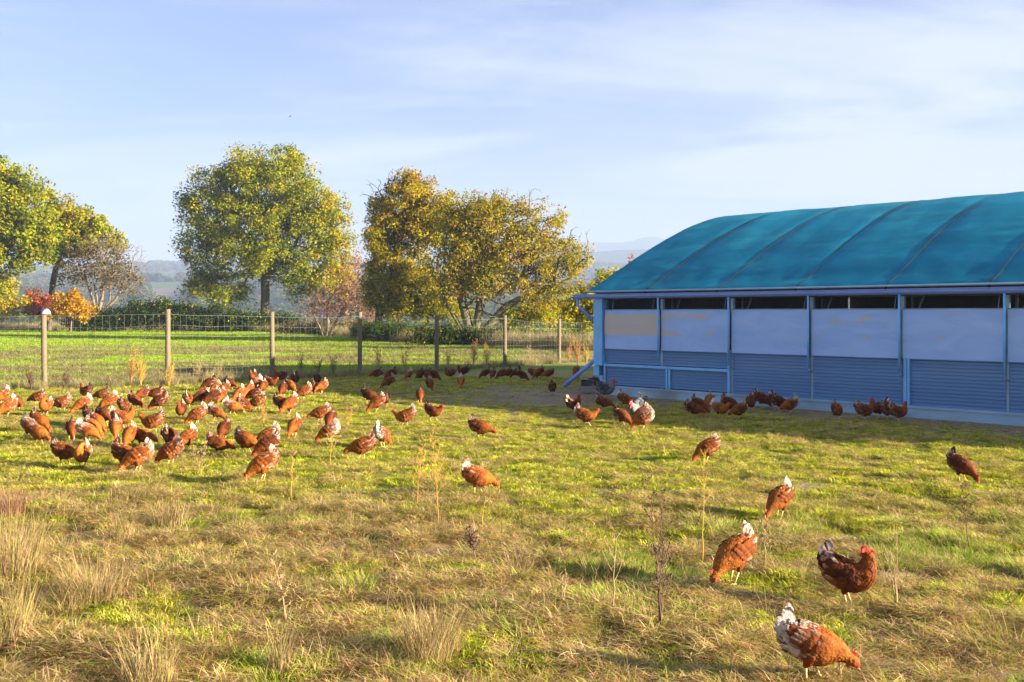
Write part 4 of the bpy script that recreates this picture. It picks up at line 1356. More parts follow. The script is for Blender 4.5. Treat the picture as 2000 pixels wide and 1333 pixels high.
def weed(px, py, hgt, label, seed, col=(0.34, 0.20, 0.09), branches=9, stems=1, spread=0.18, seedc=(0.36, 0.22, 0.12), seeds=True, stemr=0.0036, start=0.35, group='dried weed stalks in the pasture', Z=None):
    g = random.Random(seed)
    x, y = at(px, py, Z)
    root = tag(empty('dry_weed', (x, y, hz(x, y) - 0.01)), label, 'weed', group)
    for s in range(stems):
        mb = MB(); sb = MB()
        hh = hgt * (1 if s == 0 else g.uniform(0.55, 0.95))
        a = g.uniform(0, 6.28); ln = g.uniform(0.02, 0.12) if stems == 1 else g.uniform(0.05, 0.28)
        pts = []
        for k in range(8):
            t = k / 7
            pts.append(Vector((math.cos(a) * ln * hh * t ** 1.3 + g.uniform(-.006, .006), math.sin(a) * ln * hh * t ** 1.3, hh * t)))
        mb.tube(pts, [stemr * (1.25 - t / 7) for t in range(8)], 4, col)
        for b in range(branches):
            t = start + (1 - start) * (b + g.random()) / branches
            k = min(6, int(t * 7)); p = pts[k].lerp(pts[k + 1], t * 7 - k)
            ba = b * 2.4 + g.random(); bl = spread * (1.15 - t) * g.uniform(0.7, 1.3) * (hh / 0.6) + 0.03
            up = g.uniform(0.9, 1.7)
            q = [p]
            for j in range(1, 5):
                q.append(p + Vector((math.cos(ba), math.sin(ba), up * (0.7 + 0.1 * j))) * bl * j / 4 * 0.7)
            mb.tube(q, [stemr * 0.6, stemr * 0.5, stemr * 0.4, stemr * 0.35, stemr * 0.25], 3, col, cap=False)
            for tw in range(3):
                qq = q[1 + tw]
                e = qq + Vector((g.uniform(-1, 1), g.uniform(-1, 1), g.uniform(0.3, 1.3))) * bl * 0.22
                mb.tube([qq, e], stemr * 0.3, 3, col, cap=False)
                if seeds:
                    for z in range(3):
                        c = e + Vector((g.uniform(-1, 1), g.uniform(-1, 1), g.uniform(-1, 1))) * 0.006
                        sb.ellipsoid(c, (0.0035, 0.0035, 0.006), 4, 2, seedc)
            if seeds:
                for z in range(8):
                    c = q[-1].lerp(q[2], g.random() * 0.7) + Vector((g.uniform(-1, 1), g.uniform(-1, 1), g.uniform(-1, 1))) * 0.006
                    sb.ellipsoid(c, (0.004, 0.004, 0.006), 4, 2, seedc)
        mb.obj('stem', M['plain'], root)
        if seeds: tag(sb.obj('seed_heads', M['plain'], root), kind='stuff')
    return root


YS = (0.46, 0.29, 0.04); OB = (0.40, 0.19, 0.05); DB = (0.13, 0.075, 0.045); TN = (0.34, 0.23, 0.11)
weed(857, 1025, 0.78, 'tall orange brown branching weed in the middle of the pasture', 301, OB, 16, 1, 0.12, OB)
weed(815, 1000, 0.55, 'orange brown weed just behind the tallest middle one', 302, OB, 14, 1, 0.12, OB)
weed(940, 1040, 0.28, 'short leaning yellow stalk under the pecking orange hen', 303, YS, 1, 1, 0.05, YS, False)
weed(568, 975, 0.52, 'thin yellow stalk by the lone comb-down hen', 304, YS, 7, 1, 0.07, OB)
weed(645, 915, 0.42, 'branched yellow stalk beneath the white-tailed ginger hen', 305, YS, 9, 1, 0.13, TN)
weed(515, 835, 0.46, 'upright orange stalks between the crowded hens', 306, YS, 10, 3, 0.10, OB)
weed(680, 830, 0.40, 'fan of bare orange stalks beside the flock', 307, OB, 8, 4, 0.14, OB, False)
weed(390, 925, 0.34, 'brown stalks beside the hens at the near edge of the flock', 308, DB, 9, 2, 0.10, TN)
weed(1372, 1092, 0.86, 'tall bright yellow bare stem below the hunched hen', 309, YS, 11, 1, 0.10, TN, False, 0.0034, 0.5)
weed(1290, 1225, 0.86, 'dark many-stemmed weed with seed clusters', 310, DB, 11, 4, 0.09, DB)
weed(1198, 1195, 0.50, 'pale crooked weed beside the dark many-stemmed one', 311, TN, 10, 1, 0.18, TN, False)
weed(1495, 1095, 0.36, 'faint brown stalk between two near hens', 312, TN, 8, 1, 0.06, TN)
weed(1892, 1080, 0.50, 'thin dark weed standing alone below the farthest-out hen', 313, DB, 14, 1, 0.09, DB)
weed(1752, 1195, 0.50, 'pair of curved straw stems beside the looking-back hen', 314, TN, 5, 3, 0.12, TN, False)
weed(930, 1090, 0.26, 'short dark seed stalks on brown grass', 315, DB, 8, 3, 0.08, DB)
weed(755, 1190, 0.42, 'thin dark stalk above the dense pale tussock', 316, DB, 6, 1, 0.08, DB)
weed(560, 1210, 0.42, 'thin straw stalk above the narrow tussock', 317, TN, 6, 2, 0.06, TN)
weed(1640, 1330, 0.2, 'low straw stalk by the nearest hen', 318, TN, 4, 2, 0.1, TN, False)
weed(1100, 1180, 0.2, 'low straw stalk on the brown hollow', 319, TN, 4, 2, 0.1, TN, False)
fg = 'dock stalks along the fence'
for k, (px, Z, h, st, lab, cc) in enumerate([
    (255, 24.0, 0.95, 5, 'bushy rust brown dock between the first two posts', OB), (275, 23.8, 0.8, 5, 'straw coloured dock leaning against its rust brown neighbour', YS),
    (330, 23.9, 0.6, 6, 'straw weeds at the foot of the second post', YS), (60, 23.2, 0.6, 6, 'grey brown weeds at the foot of the capped post', DB), (130, 23.6, 0.45, 5, 'low grey weeds just past the capped post', DB),
    (385, 25.0, 0.7, 3, 'two thin pale docks past the second post', TN), (425, 25.6, 0.55, 3, 'short pale dock in the shaded strip', TN),
    (585, 27.2, 0.7, 4, 'brown dock beside the third post', DB), (650, 27.8, 0.6, 4, 'dark dock before the fourth post', DB), (620, 27.4, 0.5, 4, 'low dark dock in the row by the fourth post', DB),
    (740, 29.3, 0.8, 4, 'orange brown dock past the fourth post', OB), (790, 29.9, 0.85, 4, 'tall thin orange dock before the fifth post', OB), (875, 31.5, 0.7, 4, 'thin orange dock past the fifth post', OB),
    (925, 32.4, 0.95, 7, 'widest bushy rust dock before the sixth post', OB), (950, 32.6, 0.8, 6, 'straw dock merging with the widest rust one', YS), (1035, 34.3, 0.8, 5, 'pale dock between the sixth and seventh posts', TN),
    (1128, 34.6, 1.15, 8, 'tallest orange brown dock beside the shed corner', OB), (1145, 34.0, 0.8, 7, 'straw dock against the shed downpipe', YS), (1110, 35.0, 0.8, 6, 'orange dock at the foot of the seventh post', OB)]):
    weed(px, 700, h, lab, 330 + k, cc, 12, st, 0.13, cc, True, 0.006, 0.2, fg, Z=Z)


# ------------------------------------------------------------------ hens
def cr_interp(st, n):
    st = np.array(st, float)
    d = np.concatenate([[0], np.cumsum(np.linalg.norm(np.diff(st[:, :3], axis=0), axis=1))])
    ts = np.linspace(0, d[-1], n)
    out = []
    for t in ts:
        k = min(len(st) - 2, max(0, int(np.searchsorted(d, t, side='right') - 1)))
        u = (t - d[k]) / (d[k + 1] - d[k])
        p0 = st[max(k - 1, 0)]; p1 = st[k]; p2 = st[k + 1]; p3 = st[min(k + 2, len(st) - 1)]
        out.append(0.5 * ((2 * p1) + (p2 - p0) * u + (2 * p0 - 5 * p1 + 4 * p2 - p3) * u * u + (3 * p1 - p0 - 3 * p2 + p3) * u ** 3))
    o = np.array(out); o[:, 3:] = np.maximum(o[:, 3:], 0.002)
    return o


# stations: x forward, y left, z up, half width, half depth
POSES = {
    'stand': [(-.185, 0, .315, .012, .020), (-.160, 0, .290, .036, .046), (-.115, 0, .246, .068, .086), (-.055, 0, .218, .086, .097), (.02, 0, .203, .092, .101), (.080, 0, .212, .083, .094), (.122, 0, .242, .062, .070), (.142, 0, .280, .042, .048), (.150, 0, .315, .028, .032), (.156, 0, .345, .025, .029), (.170, 0, .366, .026, .029), (.190, 0, .368, .018, .018), (.204, 0, .363, .008, .009)],
    'low': [(-.185, 0, .320, .012, .020), (-.160, 0, .292, .036, .046), (-.115, 0, .246, .068, .086), (-.055, 0, .218, .086, .097), (.02, 0, .200, .092, .100), (.082, 0, .205, .082, .090), (.130, 0, .225, .060, .066), (.165, 0, .252, .042, .046), (.190, 0, .272, .028, .031), (.212, 0, .287, .025, .028), (.232, 0, .294, .026, .028), (.250, 0, .288, .017, .017), (.262, 0, .281, .008, .009)],
    'mid': [(-.180, 0, .330, .012, .020), (-.155, 0, .300, .036, .046), (-.112, 0, .255, .068, .087), (-.050, 0, .226, .086, .096), (.02, 0, .198, .092, .100), (.080, 0, .188, .082, .090), (.130, 0, .178, .061, .068), (.172, 0, .163, .044, .049), (.205, 0, .148, .029, .032), (.232, 0, .134, .026, .029), (.252, 0, .122, .026, .028), (.266, 0, .107, .016, .017), (.273, 0, .096, .008, .009)],
    'peck': [(-.165, 0, .345, .012, .020), (-.145, 0, .315, .036, .046), (-.108, 0, .266, .068, .088), (-.048, 0, .236, .086, .094), (.018, 0, .202, .092, .098), (.076, 0, .176, .082, .088), (.124, 0, .148, .061, .067), (.162, 0, .118, .044, .048), (.190, 0, .090, .029, .032), (.211, 0, .066, .025, .028), (.226, 0, .046, .025, .028), (.233, 0, .029, .016, .016), (.236, 0, .019, .008, .009)],
    'back': [(-.185, 0, .325, .012, .020), (-.160, 0, .295, .036, .046), (-.115, 0, .255, .066, .078), (-.055, 0, .218, .086, .097), (.02, 0, .203, .092, .101), (.080, 0, .214, .084, .094), (.120, 0, .252, .064, .070), (.136, 0, .300, .044, .047), (.136, .0, .340, .030, .033), (.128, -.004, .368, .027, .030), (.112, -.018, .388, .027, .029), (.100, -.036, .388, .018, .018), (.093, -.047, .382, .008, .009)],
    'preen': [(-.180, 0, .300, .012, .020), (-.155, 0, .275, .036, .046), (-.110, 0, .242, .066, .078), (-.055, 0, .212, .086, .097), (.02, 0, .203, .093, .102), (.078, 0, .218, .084, .092), (.108, .004, .256, .062, .066), (.108, .012, .296, .044, .046), (.092, .022, .326, .029, .032), (.068, .036, .336, .026, .028), (.046, .050, .322, .026, .029), (.034, .060, .302, .017, .017), (.028, .066, .288, .008, .009)],
}
TAILA = {'stand': 52, 'low': 55, 'mid': 62, 'peck': 68, 'back': 66, 'preen': 40}
RUST = np.array([0.155, 0.040, 0.007]); ORG = np.array([0.28, 0.092, 0.012]); DKR = np.array([0.075, 0.019, 0.006]); CREAM = np.array([0.56, 0.45, 0.37]); PINKW = np.array([0.32, 0.15, 0.09])


def palette(tone):
    if tone == 'd': return dict(base=DKR, hi=RUST, white=0.07, tail=0.35)
    if tone == 'r': return dict(base=RUST * 0.92, hi=ORG * 0.8, white=0.13, tail=0.55)
    if tone == 'o': return dict(base=RUST * 1.15, hi=ORG, white=0.20, tail=0.7)
    if tone == 'p': return dict(base=RUST * 1.15, hi=ORG * 1.1, white=0.7, tail=1.0)
    return dict(base=np.array([0.055, 0.06, 0.072]), hi=np.array([0.15, 0.15, 0.15]), white=0.10, tail=-1)   # grey cockerel


def hen_meshes(pose, tone, seed=0, rooster=False):
    g = np.random.default_rng(hash((pose, tone, seed)) % 1000 if False else (sum(map(ord, pose + tone)) * 7 + seed))
    raw = [(a * 0.84, b, c, d, e) for a, b, c, d, e in POSES[pose]]
    if pose in ('peck', 'mid'):
        raw = [(a, b, c - max(0.0, -a - 0.02) * 0.22, d, e) for a, b, c, d, e in raw]
    st = cr_interp(raw, 40)
    pal = palette(tone)
    NS = 20
    pts = st[:, :3]; rad = st[:, 3:]
    T = np.gradient(pts, axis=0); T /= np.linalg.norm(T, axis=1)[:, None]
    S = np.zeros_like(T); s = np.array([0, 1.0, 0])
    for i in range(len(T)):
        s = s - T[i] * s.dot(T[i]); s /= np.linalg.norm(s); S[i] = s
    U = np.cross(T, S)              # "down" or "up": make it up at body
    if U[12][2] < 0: U = -U

    def surf(i, a, off=0.0):
        """point on the body at ring i (float) and angle a (0 = side +y, pi/2 = top)"""
        k = int(min(len(pts) - 2, max(0, math.floor(i)))); f = i - k
        p = pts[k] * (1 - f) + pts[k + 1] * f; r = rad[k] * (1 - f) + rad[k + 1] * f
        ss = S[k]; uu = U[k]
        ca, sa = math.cos(a), math.sin(a)
        belly = 1.0 + (0.10 if sa < 0 else 0.0)
        return p + ss * ca * (r[0] + off) + uu * sa * (r[1] * belly + off), ss * ca + uu * sa, T[k]

    def colour(v, sa, q):
        """v 0 rump..1 beak, sa = sin(angle): top 1 belly -1, q noise"""
        c = pal['base'] * (1 - v) + pal['hi'] * v if not rooster else pal['base'] * (1 - min(1, v * 1.6)) + pal['hi'] * min(1, v * 1.6)
        if v > 0.55: c = c * (1 - (v - 0.55)) + pal['hi'] * 1.05 * (v - 0.55)
        fl = max(0, 0.25 - sa) * (1 - min(1, v * 1.9))       # fluff under the tail
        c = c * (1 - fl * 0.75 * (0.4 + pal['white'])) + (PINKW if not rooster else np.array([.25, .25, .27])) * fl * 0.75 * (0.4 + pal['white'])
        if tone == 'p' and v < 0.42: c = c * (0.35 + 1.5 * v) + CREAM * max(0, 0.65 - 1.5 * v) * g.uniform(0.6, 1.2)
        if rooster: return c * (0.7 + 0.6 * q)
        if v < 0.42 and q < pal['white'] * 0.22: c = c * 0.45 + CREAM * (0.4 + 0.3 * g.random())
        elif v < 0.6 and q > 1 - pal['white'] * 0.08: c = CREAM * 0.7
        if v < 0.10 and not rooster: c = c * (1 - pal['tail'] * 0.6) + CREAM * pal['tail'] * 0.6
        return c
    parts = []
    # body: one continuous surface from rump to bill base
    mb = MB(); V = []; F_ = []; C = []
    for i in range(len(pts)):
        for k in range(NS):
            a = 2 * math.pi * k / NS
            n = float(vnoise(np.array([i * 0.45]), np.array([k * 0.9]), seed + 3)[0])
            p, nn, _ = surf(i, a, 0.0)
            p = p + nn * (n - 0.5) * 0.008 * (1 if i < 32 else 0.2)
            V.append(p)
            v = i / (len(pts) - 1)
            c = colour(v, math.sin(a), 0.5 + 0.3 * (n - .5))
            if v > 0.925 and abs(math.sin(a)) < (0.62 if v < 0.97 else 1.1): c = np.array([0.50, 0.04, 0.03])
            C.append(c)
    for i in range(len(pts) - 1):
        for k in range(NS):
            F_.append((i * NS + k, (i + 1) * NS + k, (i + 1) * NS + (k + 1) % NS, i * NS + (k + 1) % NS))
    F_.append(tuple(range(NS - 1, -1, -1)))
    F_.append(tuple((len(pts) - 1) * NS + k for k in range(NS)))
    F_ = [tuple(reversed(f)) for f in F_]
    mb.add(V, F_, C); parts.append(('body', mb.mesh('body', M['plume'])))

    def feather(mb, p, n, t, L, W, c, lift=0.25, c2=None, curl=0.0):
        """a pointed-oval vane lying back along t, lifted off the surface n"""
        n = n / np.linalg.norm(n); t = t - n * t.dot(n) * (1 - lift); t = t / np.linalg.norm(t)
        b = np.cross(n, t); b /= np.linalg.norm(b)
        rows = [(0, 0.35, 0.002), (0.35, 1.0, 0.004), (0.75, 0.9, 0.003), (1.0, 0.30, -0.001)]
        v = []
        for (x, w, h) in rows:
            q = p + t * L * x + n * (h + curl * x * x * L)
            v += [q - b * W * w * 0.5 - n * 0.002, q + n * 0.0012, q + b * W * w * 0.5 - n * 0.002]
        f = []
        for r in range(3):
            for z in range(2):
                k = r * 3 + z
                f.append((k, k + 1, k + 4, k + 3))
        cc = []
        c2 = c if c2 is None else c2
        for (x, w, h) in rows:
            cc += [c * (1 - x) + c2 * x] * 3
        mb.add(v, f, cc)
    # contour feathers covering the body
    mb = MB()
    nf = 720
    for q in range(nf):
        i = 1.5 + 33.5 * (g.random() ** 0.85)
        a = g.uniform(0, 2 * math.pi)
        v = i / (len(pts) - 1)
        p, n, t = surf(i, a, 0.001)
        size = (0.031 * (1 - 0.62 * v) + 0.004) * g.uniform(0.75, 1.2)
        c = colour(v, math.sin(a), g.random()) * g.uniform(0.75, 1.2)
        dn = -t + np.array([0, 0, -0.25])
        tip = c * g.uniform(0.8, 1.9)
        if g.random() < pal['white'] * 0.3 and v < 0.5: tip = c * 0.4 + CREAM * 0.5
        feather(mb, p - n * 0.002, n, dn, size, size * 0.62, c, 0.22, np.clip(tip, 0, 0.85))
    if rooster:      # pale hackle
        for q in range(90):
            i = g.uniform(20, 34); a = g.uniform(0, 2 * math.pi); p, n, t = surf(i, a, 0.002)
            feather(mb, p, n, -t + np.array([0, 0, -0.2]), 0.06, 0.012, np.array([0.19, 0.185, 0.18]) * g.uniform(0.5, 1.1), 0.1)
    parts.append(('feathers', mb.mesh('feathers', M['plume'])))
    # wings
    for sgn in (1, -1):
        mb = MB()
        # wing core: a flattened shell on the flank
        i0, i1 = 5.0, 21.0
        V = []; C = []; F_ = []
        nu, nv = 12, 7
        for iu in range(nu + 1):
            u = iu / nu
            for iv in range(nv + 1):
                w = iv / nv
                a = 0.75 - 1.05 * w * math.sin(math.pi * (0.12 + 0.76 * u)) ** 0.5 - 0.25 * (1 - u)
                aa = a if sgn > 0 else math.pi - a
                p, n, t = surf(i0 + (i1 - i0) * u, aa, 0.010 * math.sin(math.pi * min(1, u * 1.1)) * math.sin(math.pi * w) + 0.002)
                V.append(p)
                C.append(pal['base'] * (0.85 + 0.3 * g.random()))
        for iu in range(nu):
            for iv in range(nv):
                k = iu * (nv + 1) + iv
                fc = (k, k + 1, k + nv + 2, k + nv + 1)
                F_.append(fc if sgn > 0 else tuple(reversed(fc)))
        mb.add(V, F_, C)
        # coverts then long flight feathers pointing to the tail
        for row, (cnt, L, W, a0, a1, ia, ib) in enumerate([(9, 0.035, 0.026, 0.65, -0.25, 19, 17), (10, 0.045, 0.026, 0.70, -0.30, 16, 14), (9, 0.085, 0.022, 0.55, -0.30, 13, 11), (7, 0.075, 0.018, 0.55, -0.05, 8.5, 7.5)]):
            for q in range(cnt):
                w = q / (cnt - 1)
                a = a0 + (a1 - a0) * w; aa = a if sgn > 0 else math.pi - a
                p, n, t = surf(ia + (ib - ia) * w + g.uniform(-.4, .4), aa, 0.008)
                c = pal['base'] * g.uniform(0.7, 1.15)
                tip = c * 1.1
                if g.random() < pal['white'] * (0.75 if row > 1 else 0.25): tip = c * 0.3 + CREAM * g.uniform(0.4, 0.7)
                feather(mb, p, n, -t + np.array([0, 0, 0.10]), L, W, c * 0.8, 0.12, tip)
        parts.append(('wing', mb.mesh('wing', M['plume'])))
    # tail: a steep tent of feathers
    mb = MB()
    ta = R(TAILA[pose]); root = pts[1]
    nt = 9
    for sgn in (1, -1):
        for q in range(nt):
            w = q / (nt - 1)
            a = ta + R(20) - R(46) * w
            dirv = np.array([-math.cos(a), sgn * (0.04 + 0.20 * w), math.sin(a)]); dirv /= np.linalg.norm(dirv)
            nrm = np.array([math.sin(a) * 0.15, sgn * 1.0, 0.35]); nrm /= np.linalg.norm(nrm)
            L = 0.128 * (1.0 - 0.22 * w) * g.uniform(0.92, 1.08)
            base = root + np.array([0.034 - 0.012 * w, sgn * (0.006 + 0.014 * w), -0.016 - 0.048 * w])
            c = pal['base'] * g.uniform(0.7, 1.1)
            tip = c
            if pal['tail'] >= 0:
                if g.random() < pal['tail'] + 0.1: tip = CREAM * g.uniform(0.8, 1.1)
                if pal['tail'] > 0.9: c = CREAM * g.uniform(0.75, 1.0); tip = CREAM * g.uniform(0.9, 1.15)
            if rooster: c = np.array([0.03, 0.035, 0.04]); tip = c if g.random() < .8 else CREAM * .2
            feather(mb, base, nrm, dirv, L, 0.046, c, 0.9, np.clip(tip, 0, 0.85), curl=-0.12)
    # fluff under the tail
    for q in range(90):
        i = g.uniform(0, 11); a = -math.pi / 2 + g.normal() * 0.9
        p, n, t = surf(i, a, 0.0)
        c = (PINKW if not rooster else np.array([.2, .2, .22])) * g.uniform(0.7, 1.2) if g.random() < 0.4 + pal['white'] else pal['base'] * 1.1
        if pal['white'] > 0.25 and not rooster and g.random() < pal['white'] * 1.6: c = CREAM * g.uniform(0.7, 1.05)
        feather(mb, p, n, -t + np.array([0, 0, -0.3]), 0.04, 0.03, c, 0.5)
    if rooster:
        for q in range(16):
            sgn = 1 if q % 2 else -1
            a = R(95) - R(70) * (q / 15)
            pr = root + np.array([0.01, sgn * 0.008, -0.01])
            L = 0.20 * g.uniform(0.8, 1.15)
            ps = []; 
            for k in range(7):
                t = k / 6
                ps.append(pr + np.array([-math.cos(a) * L * t - 0.11 * t * t, sgn * 0.035 * t, math.sin(a) * L * t - 0.10 * t ** 2.6]))
            v = []; f = []
            for k, p in enumerate(ps):
                w = 0.013 * math.sin(math.pi * (0.15 + 0.8 * k / 6))
                v += [p + np.array([0, -.002, -w]), p + np.array([0, .002, w])]
            for k in range(6): f.append((2 * k, 2 * k + 1, 2 * k + 3, 2 * k + 2))
            mb.add(v, f, (0.025, 0.03, 0.035) if g.random() < 0.75 else (0.12, 0.11, 0.10))
    parts.append(('tail', mb.mesh('tail', M['plume'])))
    # head pieces in the head frame
    hc = pts[-7]; ht = T[-5]; hs = S[-5]; hu = U[-5]
    if pose in ('stand', 'low', 'back', 'preen') and hu[2] < 0: hu = -hu
    if pose in ('mid', 'peck'):
        hu = np.array([ht[2] * -1, 0, ht[0]]) if (np.array([ht[2] * -1, 0, ht[0]])[0] > 0) else np.array([ht[2], 0, -ht[0]])
        hu = np.array([-ht[2], 0, ht[0]]); hu = hu / np.linalg.norm(hu)
    hs = np.cross(hu, ht)
    k = 1.15 if not rooster else 2.1
    mb = MB(); v = []
    prof = [(-0.016, 0.018), (-0.022, 0.030), (-0.012, 0.032), (-0.010, 0.044), (-0.003, 0.036), (0.001, 0.050), (0.008, 0.037), (0.012, 0.046), (0.017, 0.032), (0.024, 0.034), (0.024, 0.020)]
    n = len(prof)
    for sd in (-0.0035, 0.0035):
        for (a, b) in prof:
            v.append(hc + ht * a * (1 + (k - 1) * .3) + hu * (0.008 + (b - 0.008) * (1 + (k - 1) * 0.45)) + hs * sd)
    f = [tuple(range(n)), tuple(range(2 * n - 1, n - 1, -1))] + [(i, n + i, n + (i + 1) % n, (i + 1) % n) for i in range(n)]
    mb.add(v, f); parts.append(('comb', mb.mesh('comb', M['comb'], False)))
    mb = MB()
    rot = Matrix((tuple(ht), tuple(hs), tuple(hu))).transposed()
    for sgn in (1, -1):
        mb.ellipsoid(hc + ht * 0.018 - hu * 0.026 * k + hs * 0.008 * sgn, (0.008 * k, 0.005 * k, 0.017 * k), 8, 6, rot=rot)
    parts.append(('wattles', mb.mesh('wattles', M['comb'])))
    mb = MB()
    bp = pts[-1]
    v = [bp + hs * .007 - hu * .004, bp - hs * .007 - hu * .004, bp - hs * .006 + hu * .006, bp + hs * .006 + hu * .006, bp + ht * 0.020 - hu * 0.006]
    v = [q - ht * 0.004 if z < 4 else q for z, q in enumerate(v)]
    mb.add(v, [(0, 1, 4), (1, 2, 4), (2, 3, 4), (3, 0, 4), (3, 2, 1, 0)]); parts.append(('beak', mb.mesh('beak', M['beak'], False)))
    for sgn in (1, -1):
        mb = MB(); mb.ellipsoid(hc + ht * 0.012 + hu * 0.006 + hs * 0.0215 * sgn, (0.0042, 0.003, 0.0042), 6, 4, rot=rot); parts.append(('eye', mb.mesh('eye', M['eye'])))
    # legs: feathered thigh, scaly shank, three toes forward and one back
    for sgn in (1, -1):
        mb = MB()
        stp = {'stand': 0.028, 'low': 0.055, 'mid': 0.045, 'peck': 0.02, 'back': 0.01, 'preen': 0.012}[pose] * sgn
        hip = Vector((-0.01, 0.045 * sgn, 0.170)); hock = Vector((-0.022 + stp * 0.5, 0.040 * sgn, 0.088)); ft = Vector((0.006 + stp, 0.040 * sgn, 0.006))
        mb.tube([hip, hip.lerp(hock, 0.35), hip.lerp(hock, 0.75), hock, hock.lerp(ft, 0.06)], [0.046, 0.040, 0.026, 0.013, 0.008], 10, tuple(pal['base'] * 1.05), 0)
        mb.tube([hock, hock.lerp(ft, 0.5), ft], [0.0085, 0.0065, 0.0072], 7, m=1)
        for ta2, L in ((-0.5, 0.036), (0.0, 0.044), (0.5, 0.036), (math.pi, 0.018)):
            e = ft + Vector((math.cos(ta2) * L, math.sin(ta2) * L, -0.004)); mid = ft.lerp(e, 0.5) + Vector((0, 0, 0.003))
            mb.tube([ft, mid, e], [0.006, 0.0045, 0.0022], 5, m=1)
        parts.append(('leg', mb.mesh('leg', [M['plume'], M['shank']])))
    return parts


CACHE = {}


def place_hen(px, py, ang, pose, tone, label, idx, scale=1.0, rooster=False, name='hen', group='brown hens ranging over the pasture'):
    var = idx % 3
    key = (pose, tone, var, rooster)
    if key not in CACHE: CACHE[key] = hen_meshes(pose, tone, var, rooster)
    x, y = at(px, py)
    # forward axis in world for 0 deg (towards the shed side) is +X; 90 deg faces away from the viewer
    e = bpy.data.objects.new(name, None); COL.objects.link(e)
    e.empty_display_size = 0.1
    e.location = (x, y, hz(x, y) - 0.004)
    g = random.Random(idx * 31 + 5)
    e.rotation_euler = (g.uniform(-.03, .03), g.uniform(-.04, .04), R(ang + g.uniform(-4, 4)))
    s = scale * g.uniform(0.92, 1.06)
    e.scale = (s, s, s)
    tint = g.uniform(0.75, 1.3)
    tag(e, label, 'hen' if not rooster else 'cockerel', group)
    for nm, me in CACHE[key]:
        o = bpy.data.objects.new(nm, me); COL.objects.link(o); o.parent = e
        o['tint'] = tint
    return e


